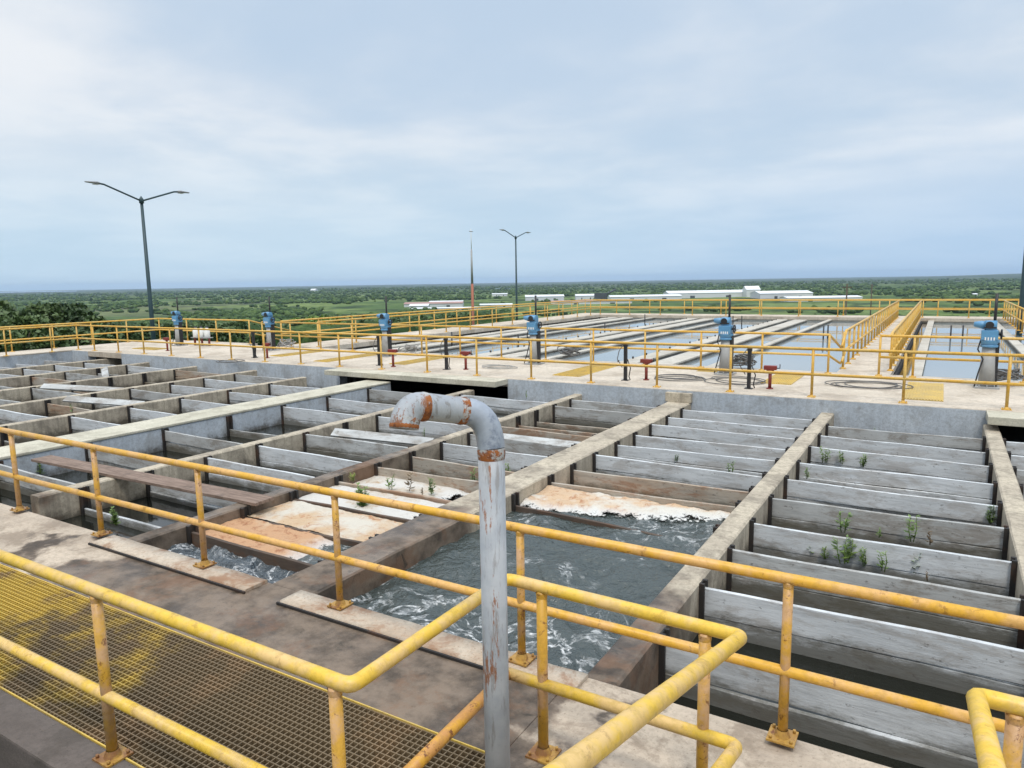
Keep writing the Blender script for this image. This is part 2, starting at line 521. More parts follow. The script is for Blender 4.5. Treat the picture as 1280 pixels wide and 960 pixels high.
def railing(label, group, top, mids, posts, z0, ztop, mat_r, mat_p, r=.031, n=12, loc=None, plate=True, corner=.05, mat_mid=None):
    loc = loc or (posts[0][0], posts[0][1], z0)
    g = thing('railing', loc, label, 'railing', group)
    for path in top:
        MB().tube(rail_pts(path, corner), r, n).build('top_rail', mat_r, g)
    for path in mids:
        MB().tube(rail_pts(path, corner), r * .97, n).build('middle_rail', mat_mid or mat_r, g)
    for p in posts:
        zt = p[2] if len(p) > 2 else ztop
        po = post_mb(p[0], p[1], z0, zt - .012, r * .88, n if n < 12 else 12).build('post', mat_p, g)
        if plate: plate_mb(p[0], p[1], z0, r * .95, n).build('base_plate', m_plate if n >= 12 else mat_p, po)
        if n >= 12: MB().tube([(p[0], p[1], zt - .05), (p[0], p[1], zt - .022)], [r * .9, r * .98], n, caps=False).build('weld_collar', mat_p, po)
    return g


# outer rail at the basin lip
railing('long yellow handrail on the near basin lip, beyond the gooseneck pipe', None,
        [[(-13.5, 3.93, .97), (4.5, 3.93, .97)]], [[(-13.5, 3.93, .43), (4.5, 3.93, .43)]],
        [(x, 3.93) for x in (-12.6, -10.9, -9.18, -7.46, -5.75, -4.03, -2.33, -.63, 1.08, 2.8)], .03, .97, m_yel, m_yel_post)
# inner rail beside the grating, turning the corner
gi = railing('nearest yellow handrail, turning two corners from the grating to the stairs', None,
             [[(-9, 1.955, .98), (-1.97, 1.955, .98), (-1.97, 3.17, .98), (-.70, 3.17, .965), (-.70, 1.42, 1.44), (-.70, .3, 1.74)]],
             [[(-9, 1.955, .37), (-1.97, 1.955, .37)], [(-1.97, 3.17, .42), (-.70, 3.15, .43), (-.70, 2.2, .68), (-.70, 1.0, 1.0)]],
             [(-7.3, 1.955), (-5.55, 1.955), (-3.83, 1.955), (-2.06, 1.955), (-1.75, 3.17), (-.87, 3.17, .955)], 0, .97,
             m_yel_near, m_yel_post, .033)
MB().tube([(-1.97, 2.02, .37), (-1.97, 3.16, .42)], .032, 12).build('middle_rail', m_yel_rust, gi)
railing('yellow stair handrail at the bottom right corner', None,
        [[(.2, 1.2, 1.5), (.2, 3.1, .985), (3.2, 3.1, .985)]], [[(.2, 1.2, 1.0), (.2, 3.1, .45), (3.2, 3.1, .45)]],
        [(.33, 3.1), (2.0, 3.1)], 0, .97, m_yel_near, m_yel_post, .035)

# ------------------------------------------------------------------ gooseneck pipe
g = thing('gooseneck_pipe', (-1.52, 2.34, 0), 'peeling grey gooseneck vent pipe with rusty joints, standing before the railings', 'pipe')
D = 3.0
def rp(px, py, d): return ray(px, py, d)
base = Vector((-1.52, 2.335, 0))
e0 = rp(614, 560, 2.97); base = Vector((e0.x, e0.y, 0))
pts_v = [base, Vector((e0.x, e0.y, e0.z))]
k0 = Vector((e0.x, e0.y, e0.z))
k1 = rp(583, 514, 2.95); k1b = rp(612, 518, 2.97)
hz = rp(528, 508, 2.84)
k3 = rp(505, 536, 2.80); k2c = rp(506, 507, 2.81)
def bez(a, b, c, n=8): return [a * (1 - t) ** 2 + b * 2 * t * (1 - t) + c * t * t for t in [i / n for i in range(n + 1)]]
R0 = .056
MB().tube(pts_v, R0, 24).build('riser', m_pipe, g)
MB().tube([base, base + Vector((0, 0, .02))], R0 * 2, 20).build('base_flange', m_rust, g)
el = bez(k0, k1b, k1)
MB().tube(el, R0 * 1.03, 24, caps=False).build('upper_elbow', m_tape, g)
MB().tube([k1, hz], R0, 24, caps=False).build('crosspipe', m_pipe, g)
el2 = bez(hz, k2c, k3)
# open end: outer and inner wall
b = MB(); b.tube(el2, R0 * 1.03, 24, caps=False)
b.tube([k3 + (el2[-2] - k3) * .9, k3], R0 * .9, 24, caps=False)
nn = len(b.v)
o1 = 24 * (len(el2) - 1); o2 = nn - 24
for j in range(24):
    b.f.append((o1 + j, o1 + (j + 1) % 24, o2 + (j + 1) % 24, o2 + j)); b.sm.append(False)
b.build('lower_elbow', m_pipe, g)
def ring(a, b_, r, mat, name='weld_joint'):
    bb = MB(); P = [a + (b_ - a) * t for t in (0, .12, .3, .5, .7, .88, 1)]
    bb.tube(P, [r * q for q in (1.005, 1.03, 1.045, 1.07, 1.045, 1.03, 1.005)], 24, caps=False); return bb.build(name, mat, g)
ring(k1 + (hz - k1) * .02, k1 + (hz - k1) * .22, R0, m_patch)
ring(hz + (k1 - hz) * .10, hz + (el2[1] - hz) * 1.0, R0 * 1.005, m_patch)
ring(k0 - Vector((0, 0, .045)), k0 + Vector((0, 0, .005)), R0, m_patch)
ring(el2[-2], k3, R0 * 1.0, m_rust, 'rusted_mouth')
ring(el2[-4], el2[-2], R0 * .985, m_patch)

# ------------------------------------------------------------------ flocculation basins
YF = 14.7
ZD = .25     # far deck height
DZ = -2.4
divs = [  # name, x0, x1, y0, y1, ztop, material, label
    (3.45, 3.67, YL, YF, 0, m_div, 'tan divider wall at the far right of the basins, mostly outside the photo'),
    (.73, .95, YL, YF, 0, m_div, 'tan divider wall running to the dark opening at the right edge'),
    (-1.90, -1.66, YL, YF, 0, m_div, 'divider wall with a wet brown near end, right of the churning basin'),
    (-4.93, -4.44, YL, YF - .02, 0, m_div, 'broad tan divider wall left of the churning basin, ending at a small block'),
    (-7.2, -7.0, YL, YF, 0, m_div, 'divider wall left of the foam covered bay, its near end soaked dark'),
    (-9.85, -9.65, 4.35, YF - .5, 0, m_div, 'pale thin divider wall that the loose brown plank lies across'),
    (-15.6, -15.42, YL, YF - .5, 0, m_div, 'thin divider wall first to the left of the broad pale wall'),
    (-18.3, -18.12, YL, YF, 0, m_div, 'thin divider wall second to the left of the broad pale wall'),
    (-21.1, -20.92, YL, YF - .1, 0, m_div, 'thin divider wall third to the left of the broad pale wall'),
    (-23.9, -23.72, YL, YF, 0, m_div, 'thin divider wall fourth to the left of the broad pale wall'),
    (-26.55, -26.37, YL, YF + .6, 0, m_div, 'leftmost thin divider wall nearest the left walkway'),
    (-13.1, -12.3, YL, YF - .5, 0, m_paint, 'broad pale dividing wall with blue grey painted sides'),
]
bays = {
    'R': (.95, 3.45, [4.8 + .97 * i for i in range(10)], m_board, 'bay at the right edge of the photo'),
    'A': (-1.66, .73, [4.86, 5.88, 6.82, 7.75, 8.73, 9.7, 10.63, 11.66, 12.66, 13.58], m_board, 'weedy bay right of churning water'),
    'B': (-4.44, -1.9, [7.35, 8.3, 8.98, 9.75, 10.6, 11.4, 12.2, 13.1, 14.0], m_board, 'bay of the churning grey water'),
    'C': (-7.0, -4.93, [4.65, 5.36, 6.1, 6.9, 7.7, 8.5, 9.3, 10.1, 10.9, 11.77, 12.5, 13.3, 14.1], m_board_old, 'foam covered bay behind gooseneck pipe'),
    'D': (-9.65, -7.2, [4.9, 5.82, 6.78, 7.75, 8.78, 9.77, 10.7, 11.7, 12.7, 13.6], m_board, 'bay just left of foam bay'),
    'E': (-12.3, -9.85, [5.04, 6.4, 7.8, 9.2, 10.6, 11.95, 13.35], m_board_old, 'bay right of broad pale wall'),
    'F': (-15.42, -13.1, [5.2, 6.48, 7.74, 9.0, 10.26, 11.6, 12.9], m_board, 'first bay left of broad pale wall'),
    'G': (-18.12, -15.6, [6.4, 7.52, 8.6, 9.68, 10.66, 11.8, 12.85, 13.9], m_board_old, 'second bay left of broad pale wall'),
    'H': (-20.92, -18.3, [7.5, 8.55, 9.6, 10.65, 11.7, 12.75, 13.8], m_board_b, 'third bay left of broad pale wall'),
    'I': (-23.72, -21.1, [8.9, 9.9, 10.9, 11.9, 12.9, 13.9], m_board_old, 'fourth bay left of broad pale wall'),
    'J': (-26.37, -23.9, [9.9, 10.9, 11.9, 12.9, 13.9], m_board, 'fifth bay left of broad pale wall'),
    'K': (-28.7, -26.55, [10.9, 11.85, 12.71, 13.69], m_board, 'bay along the left walkway'),
}
def slots_for(x, side):
    res = []
    for kk, (x0, x1, ys, m, lab) in bays.items():
        if side > 0 and abs(x0 - x) < .011: res += ys
        if side < 0 and abs(x1 - x) < .011: res += ys
    return res

for (x0, x1, y0, y1, zt, mat, lab) in divs:
    g = thing('divider_wall', ((x0 + x1) / 2, y0, 0), lab, 'concrete wall')
    b = MB(); n = int((y1 - y0) / .55); ys = np.linspace(y0 + .001, y1, n + 1)
    # continuous prism with slightly wandering edges
    rows = []
    for i, yy in enumerate(ys):
        a = random.uniform(-.006, .006); c = random.uniform(-.006, .006); d = random.uniform(-.005, .005)
        ch = .018
        rows.append([(x0, yy, DZ), (x0, yy, zt - ch + d), (x0 + ch + a, yy, zt + d), (x1 - ch + c, yy, zt + d), (x1, yy, zt - ch + d), (x1, yy, DZ)])
    for r in rows: b.v += r
    for i in range(len(rows) - 1):
        for j in range(5):
            b.f.append((i * 6 + j + 1, i * 6 + j, (i + 1) * 6 + j, (i + 1) * 6 + j + 1)[::-1]); b.sm.append(False)
    b.f.append((0, 1, 2, 3, 4, 5)); b.sm.append(False)
    e = (len(rows) - 1) * 6; b.f.append((e + 5, e + 4, e + 3, e + 2, e + 1, e)); b.sm.append(False)
    b.build('wall_body', mat, g)
    if mat is m_paint:
        MB().box(x0 - .015, x1 + .012, y0, y1, zt + .002, zt + .05).build('coping', m_wide, g, .012)
    for xx, side in ((x0, -1), (x1, 1)):
        for sy in slots_for(xx, side):
            if sy > y1 - .05 or sy < y0 + .05: continue
            a, c = (xx - .045, xx - .001) if side < 0 else (xx + .001, xx + .045)
            bb = MB(); ztp = zt - .01
            bb.box(a, c, sy - .062, sy - .032, -1.6, ztp); bb.box(a, c, sy + .032, sy + .062, -1.6, ztp)
            bb.box(a if side > 0 else c - .012, a + .012 if side > 0 else c, sy - .0315, sy + .0315, -1.6, ztp - .003)
            bb.build('guide_slot', m_slot, g)
MB().box(-4.98, -4.42, YF - .12, YF - .002, .001, .2).build('end_block', m_div, [o for o in bpy.data.objects if o.get('label', '').startswith('broad tan divider')][0], .01)

# baffles
special = {('C', 0): (m_board_wet, -.10), ('C', 1): (m_board_wet, -.12), ('C', 2): (m_board_wet, -.10), ('C', 3): (m_board_b, -.09),
           ('C', 4): (m_board_b, -.06), ('C', 5): (m_board_b, -.1), ('B', 0): (m_board_wet, -.15), ('B', 1): (m_board_b, -.10), ('B', 2): (m_board_b, -.09),
           ('B', 3): (m_board, -.06), ('C', 9): (m_board_b, -.2), ('C', 10): (m_board_b, -.25), ('G', 2): (m_board_b, -.1), ('H', 1): (m_board_old, -.15),
           ('H', 4): (m_board_b, -.3), ('A', 9): (m_board_old, -.05)}
for kk, (x0, x1, ys, mat, lab) in bays.items():
    for i, yy in enumerate(ys):
        m, zt = special.get((kk, i), (mat, -.045 + random.uniform(-.02, .015)))
        g = tag(None or bpy.data.objects.new('baffle', None), '%s baffle from the near walkway, %s' % (ORD[i], lab), 'baffle', 'plank baffles, ' + lab)
        COL.objects.link(g); g.location = ((x0 + x1) / 2, yy, -.3)
        if (kk, i) not in special and kk in 'CDEFGHIJK':
            u_ = random.random()
            m = m if u_ < .5 else m_board_old if u_ < .75 else m_board_b if u_ < .82 else m_board
            if random.random() < .2: zt -= random.uniform(.08, .26)
        if kk in 'AR' and random.random() < .35: m = m_board_old
        h = random.choice((.2, .23, .25)); z = zt; q = 0
        while q < 4:
            hh = h + random.uniform(-.02, .02)
            b = MB(); xa, xb = x0 + .014, x1 - .014
            tl = random.uniform(-.016, .016) if q == 0 else random.uniform(-.004, .004)
            yo = random.uniform(-.012, .012); th = .02
            nseg = 7; rows = []
            bow = random.uniform(-.02, .02); ph = random.uniform(0, 6)
            sk = 0.
            if (kk, i) == ('B', 0): sk = -.10
            for s_ in range(nseg + 1):
                t = s_ / nseg; xx = xa + (xb - xa) * t
                zz = z + tl * (t - .5) * 2 + .004 * math.sin(ph + t * 9) + sk * t
                yb = yy + yo + bow * math.sin(PI * t)
                rows.append([(xx, yb - th, zz - hh), (xx, yb - th, zz - .004), (xx, yb - th + .004, zz), (xx, yb + th - .004, zz), (xx, yb + th, zz - .004), (xx, yb + th, zz - hh)])
            for r in rows: b.v += r
            for s_ in range(nseg):
                for j in range(6):
                    b.f.append((s_ * 6 + j, s_ * 6 + (j + 1) % 6, (s_ + 1) * 6 + (j + 1) % 6, (s_ + 1) * 6 + j)); b.sm.append(False)
            b.f.append((5, 4, 3, 2, 1, 0)); b.sm.append(False)
            e = nseg * 6; b.f.append((e, e + 1, e + 2, e + 3, e + 4, e + 5)); b.sm.append(False)
            b.build('plank', m, g)
            z -= hh + random.uniform(.007, .014); q += 1
            if q >= 3 and z < -.62: break

# loose plank
pm = MB(); a = math.atan2(.18, 4.9)
pm.box(-11.75, -6.85, 5.33, 5.62, .006, .045, Matrix.Rotation(.03, 3, 'Z'))
tag(pm.build('loose_plank', m_plank, None, .004, (-9.3, 5.4, 0)), 'long weathered brown plank lying loose across the basin dividers', 'plank')

fallen = [(-5.9, 10.5, 1.9, .25, -.16), (-19.6, 10.2, 2.2, .5, -.06), (-16.8, 9.2, 2.0, .4, -.06), (-22.4, 12.4, 2.0, -.5, -.06), (-8.4, 9.4, 1.9, .3, -.12)]
fl = ['loose fallen plank across the middle of the foam covered bay', 
      'crooked loose plank in the third bay left of the broad pale wall', 'crooked loose plank in the second bay left of the broad pale wall', 'crooked loose plank in the fourth bay left of the broad pale wall', 'crooked loose plank in the bay just left of the foam bay']
for (x, y, L, a_, z), lab in zip(fallen, fl):
    b = MB(); b.box(x - L / 2, x + L / 2, y - .1, y + .1, z, z + .035, Matrix.Rotation(a_, 3, 'Z') @ Matrix.Rotation(.06, 3, 'Y') @ Matrix.Rotation(.5, 3, 'X'))
    tag(b.build('loose_plank', m_board_old, None, .003, (x, y, z)), lab, 'plank')

# far wall under the far deck with three dark openings, deck slabs
op = [(-27.6, -25.4), (-14.62, -9.0), (.80, 9)]
solid = [(-28.7, -27.6), (-25.4, -14.62), (-9.0, .80)]
b = MB()
for a_, c_ in solid: b.box(a_, c_, YF, YF + .3, DZ, ZD - .014)
b.build('end_wall', m_paint); tag(bpy.data.objects['end_wall'], 'blue grey painted end wall of the basins below the far walkway', 'concrete wall')
b = MB()
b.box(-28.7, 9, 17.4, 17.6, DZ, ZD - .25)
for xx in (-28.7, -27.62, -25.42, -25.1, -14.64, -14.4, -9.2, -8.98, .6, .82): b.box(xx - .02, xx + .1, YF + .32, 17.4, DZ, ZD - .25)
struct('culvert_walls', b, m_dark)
b = MB()
b.box(-28.68, 12, YF + .012, 18.95, ZD - .2, ZD)
b.box(-30.5, -28.712, 0, 19.6, ZD - .04, ZD)
b.box(-28.69, -24.0, 18.96, 19.6, ZD - .2, ZD - .001)
b.box(-20.3, -20.0 + 25, 18.97, 19.1, ZD - .3, ZD - .001)
struct('far_walkway', b, m_deck_far, .01, 'pale concrete walkway beyond the baffled basins', 'walkway')
b = MB()
b.box(-14.62, -9.0, 14.12, YF + .008, ZD - .14, ZD - .003)
b.box(.76, 9, 14.05, YF + .008, ZD - .14, ZD - .003)
struct('slab_lip', b, m_wide, .012)
b = MB(); b.box(-30.48, -28.7, 0, 19.6, DZ, ZD - .042); b.box(-30.5, 12, 18.6, 18.9, DZ - 1.4, ZD - .26)
struct('walkway_wall', b, m_paint)
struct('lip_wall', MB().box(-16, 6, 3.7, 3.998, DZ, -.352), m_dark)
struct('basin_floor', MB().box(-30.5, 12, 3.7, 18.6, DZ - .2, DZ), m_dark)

# basin water
def sheet(name, rects, mat, kind='structure'):
    b = MB()
    for (x0, x1, y0, y1, z) in rects: b.quad((x0, y0, z), (x1, y0, z), (x1, y1, z), (x0, y1, z))
    return tag(b.build(name, mat), None, None, None, kind)
rs = []
for kk, (x0, x1, ys, m, lab) in bays.items():
    z = {'R': -.47, 'A': -.47, 'C': -.40, 'D': -.38, 'E': -.42, 'F': -.42}.get(kk, -.40)
    y0 = {'B': 8.32, 'C': 6.95}.get(kk, YL)
    rs.append((x0, x1, y0, YF if kk not in 'EFK' else 17.4, z))
sheet('basin_water', rs, m_water_dark)

def wave_sheet(name, x0, x1, y0, y1, z, amp, mat, n=110, sc_=1.6, kind='structure', fn=None):
    nx, ny = n, max(20, int(n * (y1 - y0) / (x1 - x0)))
    V = []; Fc = []
    for j in range(ny + 1):
        for i in range(nx + 1):
            x = x0 + (x1 - x0) * i / nx; y = y0 + (y1 - y0) * j / ny
            p = Vector((x * sc_, y * sc_, z))
            h = (noise.fractal(p, .8, 2.1, 5) * .8 - abs(noise.noise(p * 2.3)) * .6) * amp
            zz = z + h
            if fn: zz = fn(x, y, zz)
            V.append((x, y, zz))
    for j in range(ny):
        for i in range(nx):
            a = j * (nx + 1) + i; Fc.append((a, a + 1, a + nx + 2, a + nx + 1))
    b = MB(); b.v = V; b.f = Fc; b.sm = [True] * len(Fc)
    return tag(b.build(name, mat), None, None, None, kind)

wave_sheet('churning_water', -4.46, -1.88, YL, 8.28, -.22, .065, m_water_churn, 130, 1.4)
wave_sheet('rushing_water', -7.02, -4.91, YL, 4.68, -.2, .09, m_water_churn2, 130, 2.6)
wave_sheet('rushing_water', -7.02, -4.91, 4.68, 6.95, -.17, .01, m_water_churn, 60, 2.)

# scum
def foam(name, x0, x1, y0, y1, z, amp, mat, mask, label=None, n=110):
    nx, ny = n, max(16, int(n * (y1 - y0) / (x1 - x0)))
    b = MB(); E = []
    for j in range(ny + 1):
        for i in range(nx + 1):
            x = x0 + (x1 - x0) * i / nx; y = y0 + (y1 - y0) * j / ny
            p = Vector((x * 2.2, y * 2.2, z)); e = mask(x, y)
            h = noise.fractal(p * 1.6, .7, 2.2, 6) * amp
            b.v.append((x, y, z + h * min(1., max(.3, e / .3)) - .05 + .06 * max(0., min(1., (e + .05) / .3)))); E.append(e)
    for j in range(ny):
        for i in range(nx):
            q = j * (nx + 1) + i; f = (q, q + 1, q + nx + 2, q + nx + 1)
            if max(E[t] for t in f) > -.6: b.f.append(f); b.sm.append(True)
    o = b.build(name, mat)
    o.data.attributes.new('rim', 'FLOAT', 'POINT').data.foreach_set('value', E)
    return tag(o, label, 'foam', None, 'stuff')
nz = lambda x, y, s=1.5: noise.fractal(Vector((x * s, y * s, 3.3)), .8, 2, 5)
foam('scum_foam', -6.99, -4.94, 4.69, 5.34, -.135, .02, m_foam_org, lambda x, y: (-5.45 - x) * .8 + .15 * nz(x, y), 'orange and white scum on the nearest cell of the foam covered bay')
foam('scum_foam', -6.99, -4.94, 5.38, 6.08, -.135, .012, m_foam_tan, lambda x, y: (-5.05 - x) * .8 + .32 + .15 * nz(x, y), 'cream scum on the second cell of the foam covered bay')
foam('scum_foam', -6.99, -4.94, 6.12, 6.88, -.135, .008, m_foam_white, lambda x, y: .6, 'smooth white scum on the third cell of the foam covered bay')
foam('scum_foam', -6.99, -4.94, 6.92, 7.68, -.2, .008, m_foam_white, lambda x, y: (-5.3 - x) * .7 + .2 * nz(x, y), 'thin white scum on the fourth cell of the foam covered bay')
foam('scum_foam', -4.43, -1.95, 7.2, 8.27, -.165, .028, m_foam_b, lambda x, y: (y - 7.42 - .62 * max(0, (x + 4.43) / 2.2) ** 1.6) * 1.3 + .1 * nz(x, y), 'white and tan foam heap where the churning water meets the baffle')
foam('scum_foam', -4.43, -1.95, 8.34, 8.94, -.36, .012, m_foam_org, lambda x, y: (-3.2 - x) * .4 + .3 * nz(x, y), 'tan scum behind the stained board of the churning bay')

# ------------------------------------------------------------------ far walkway fittings
def even(a, b, step):
    n = max(1, round((b - a) / step)); return [a + (b - a) * i / n for i in range(n + 1)]
fx = [1.06 - 1.585 * i for i in range(-6, 19)] + [-28.6]
railing('yellow handrail along the front edge of the far walkway', None, [[(-28.6, 8, ZD + .95), (-28.6, 14.9, ZD + .95), (10.6, 14.9, ZD + .95)]],
        [[(-28.6, 8, ZD + .45), (-28.6, 14.9, ZD + .45), (10.6, 14.9, ZD + .45)]],
        [(x, 14.9) for x in fx] + [(-28.6, y) for y in (9.3, 10.85, 12.4, 13.94)], ZD, ZD + .95, m_yel_far, m_yel_far, .03, 8)
railing('yellow handrail on the outer edge of the left walkway, turning along the deck end', None,
        [[(-30.3, 6, ZD + .95), (-30.3, 19.4, ZD + .95), (-24.2, 19.4, ZD + .95), (-24.2, 22.6, ZD + .1)]],
        [[(-30.3, 6, ZD + .45), (-30.3, 19.4, ZD + .45), (-24.2, 19.4, ZD + .45), (-24.2, 22.6, ZD - .4)]],
        [(-30.3, y) for y in even(7.3, 19.4, 1.6)] + [(x, 19.4) for x in (-28.3, -26.3, -24.2)], ZD, ZD + .95, m_yel_far, m_yel_far, .03, 8)
bx = [-2.3 - 1.56 * i for i in range(0, 14)]
railing('yellow handrail along the back edge of the far walkway, left of the footbridge', None,
        [[(bx[-1], 18.7, ZD + .95), (-2.3, 18.7, ZD + .95), (-2.1, 19.5, ZD + .55)]],
        [[(bx[-1], 18.7, ZD + .45), (-2.3, 18.7, ZD + .45), (-2.1, 19.3, ZD + .2)]], [(x, 18.7) for x in bx], ZD, ZD + .95, m_yel_far, m_yel_far, .03, 8)
railing('yellow handrail along the back edge of the far walkway, right of the footbridge', None,
        [[(-.95, 19.4, ZD + .9), (-1.2, 18.75, ZD + .95), (9.6, 18.75, ZD + .95)]],
        [[(-1.2, 18.75, ZD + .45), (9.6, 18.75, ZD + .45)]], [(x, 18.75) for x in (-1.2, -.5, 1.6, 3.5, 5.5, 7.5, 9.5)], ZD, ZD + .95, m_yel_far, m_yel_far, .03, 8)

# actuators
def actuator(loc, label):
    x, y, z = loc
    g = thing('gate_actuator', loc, label, 'gate actuator', 'blue motorised gate actuators on the far walkway')
    b = MB(); b.tube([(x, y, z + .03), (x, y, z + .85)], [.16, .125], 16); b.box(x - .22, x + .22, y - .22, y + .22, z, z + .035)
    for i in range(8):
        an = i * PI / 4; b.tube([(x + .185 * math.cos(an), y + .185 * math.sin(an), z + .03), (x + .185 * math.cos(an), y + .185 * math.sin(an), z + .07)], .014, 6)
    b.build('pedestal', m_steelgrey, g)
    MB().box(x + .10, x + .17, y - .07, y + .07, z + .02, z + .95).build('dark_stem_guard', m_black, g)
    b = MB(); b.tube([(x, y, z + .85), (x, y, z + .9)], .165, 16); b.tube([(x, y, z + .9), (x, y, z + 1.0)], [.15, .18], 16); b.box(x - .16, x + .13, y - .15, y + .13, z + 1.0, z + 1.2)
    gb = b.build('gearbox', m_blue, g, .012)
    b = MB()
    for i in range(4): b.box(x - .1 + i * .05, x - .075 + i * .05, y - .162, y - .151, z + 1.0, z + 1.06)
    b.build('terminal_label', m_white, gb)
    b = MB(); b.tube([(x - .11, y - .02, z + 1.30), (x + .10, y - .02, z + 1.30)], .10, 16)
    b.tube([(x - .111, y - .02, z + 1.30), (x - .18, y - .03, z + 1.31), (x - .30, y - .04, z + 1.32)], [.085, .08, .05], 14); b.box(x - .08, x + .1, y - .1, y + .08, z + 1.19, z + 1.28)
    mo = b.build('motor', m_blue, g)
    b = MB(); b.tube([(x - .03, y - .132, z + 1.31), (x - .03, y - .145, z + 1.31)], .075, 14); b.box(x - .13, x + .09, y - .138, y - .128, z + 1.24, z + 1.27)
    b.build('indicator_window', m_black, mo)
    b = MB(); c = [(x + .19, y + .09 * math.cos(t), z + 1.12 + .09 * math.sin(t)) for t in np.linspace(0, 2 * PI, 17)[:-1]]
    b.tube(c, .016, 8, closed=True); b.tube([(x + .12, y, z + 1.12), (x + .20, y, z + 1.12)], .03, 8); b.box(x + .182, x + .198, y - .085, y + .085, z + 1.11, z + 1.13)
    b.build('handwheel', m_black, g)
    MB().tube([(x + .06, y, z + 1.18), (x + .06, y, z + 1.95)], .028, 10).build('stem_cover', m_black, g)
    b = MB(); P = [Vector((x - .16, y - .05, z + 1.0)), Vector((x - .2, y - .05, z + .8)), Vector((x - .1, y - .1, z + .6)), Vector((x - .17, y - .12, z + .3)), Vector((x - .22, y - .2, z + .04))]
    b.tube(P, .014, 8); b.build('cable', m_black, g)
    return g
an = ['leftmost of the blue gate actuators, by the far left corner', 'second blue gate actuator from the left', 'third blue gate actuator from the left, left of the gooseneck pipe',
      'fourth blue gate actuator from the left, under the right part of the mast pair', 'fifth blue gate actuator from the left, left of the footbridge',
      'rightmost and largest looking blue gate actuator, right of the footbridge']
ax_ = [-26.3, -20.9, -15.4, -9.9, -4.5, .88]
an[3] = 'fourth blue gate actuator from the left, between gooseneck pipe and footbridge'
a0 = actuator((ax_[0], 17.65, ZD), an[0])
for i in range(1, 6): dup(a0, (ax_[i], 17.65, ZD), 0, 1, an[i])

def valve_stand(loc, label):
    x, y, z = loc; Z_ = lambda q: z + q * .62
    g = thing('valve_stand', loc, label, 'valve stand', 'red valve stands on the far walkway')
    b = MB(); b.tube([(x, y, Z_(.02)), (x, y, Z_(.62))], .035, 12); b.tube([(x, y, z), (x, y, z + .02)], .07, 14); b.build('column', m_red, g)
    b = MB(); b.tube([(x, y, Z_(.62)), (x, y, Z_(.66))], .08, 14); b.box(x - .13, x + .13, y - .07, y + .07, Z_(.66), Z_(.80))
    b.build('head', m_red, g, .01)
    MB().tube([(x + .13, y, Z_(.72)), (x + .19, y, Z_(.72)), (x + .19, y, Z_(.86))], .01, 8).build('crank', m_black, g)
    return g
vs = [(-18.8, 15.7), (-13.3, 15.5), (-11.0, 15.8), (-5.88, 15.85), (-3.05, 15.65), (1.62, 16.6), (-24.6, 16.0)]
vl = ['red valve stand near the second blue actuator', 'red valve stand beside the third blue actuator', 'red valve stand right of the third blue actuator, near a grey post',
      'red valve stand halfway between the fourth and fifth blue actuators', 'red valve stand right of the fifth blue actuator by the yellow plate',
      'red valve stand at the right edge of the photo', 'leftmost red valve stand with white bottles near the far left corner']
v0 = valve_stand((vs[0][0], vs[0][1], ZD), vl[0])
for i in range(1, 7): dup(v0, (vs[i][0], vs[i][1], ZD), random.uniform(-.2, .2), 1, vl[i])

def cpost(loc, label):
    x, y, z = loc
    g = thing('conduit_post', loc, label, 'post', 'dark conduit posts on the far walkway')
    b = MB(); b.box(x - .035, x + .035, y - .035, y + .035, z, z + .88); b.box(x - .08, x + .08, y - .08, y + .08, z, z + .012); b.box(x - .045, x + .045, y - .04, y + .04, z + .8, z + .86)
    b.build('upright', m_black, g)
    MB().tube([(x - .05, y, z + .85), (x - .16, y, z + .7), (x - .2, y - .02, z + .5), (x - .08, y, z + .3)], .01, 6).build('cable', m_hose, g)
    MB().tube([(x + .05, y, z + .5), (x + .14, y - .04, z + .3), (x + .1, y - .03, z + .1), (x + .12, y, z + .02)], .012, 6).build('flexible_conduit', m_black, g)
    return g
ps = [(-19.3, 15.6), (-13.9, 15.6), (-11.5, 15.6), (-6.3, 15.6), (-3.45, 15.5)]
pl = ['dark conduit post near the second blue actuator', 'conduit post left of the third blue actuator', 'conduit post behind the rail right of the third actuator',
      'dark conduit post with a hanging cable left of the red valve stand midway', 'dark conduit post between the fifth actuator and the red valve stand']
p0 = cpost((ps[0][0], ps[0][1], ZD), pl[0])
for i in range(1, 5): dup(p0, (ps[i][0], ps[i][1], ZD), 0, 1, pl[i])

# yellow deck plates
for (x0, x1, y0, y1, lab) in [(-.55, .12, 15.35, 17.85, 'yellow ribbed deck plate right of the footbridge'), (-3.4, -2.75, 16.4, 18.1, 'yellow deck plate left of the footbridge'),
                              (-8.3, -7.55, 15.7, 18.25, 'yellow deck plate right of the fourth blue actuator'), (-13.9, -13.3, 16.0, 18.2, 'yellow deck plate right of the third blue actuator'),
                              (-16.6, -16.0, 15.6, 18.0, 'yellow deck plate left of the third blue actuator'), (-19.3, -18.7, 16.2, 18.2, 'yellow deck plate right of the second blue actuator'),
                              (-5.3, -4.75, 17.9, 18.2, 'small yellow strip plate at the foot of the fifth blue actuator'), (-26.9, -25.4, 16.0, 16.6, 'yellow plate near the leftmost blue actuator')]:
    b = MB(); b.box(x0, x1, y0, y1, ZD + .001, ZD + .012)
    x = x0 + .03
    while x < x1 - .02:
        b.box(x, x + .02, y0 + .02, y1 - .02, ZD + .0125, ZD + .024); x += .05
    tag(b.build('deck_plate', m_yel_plate), lab, 'deck plate', 'yellow deck plates')

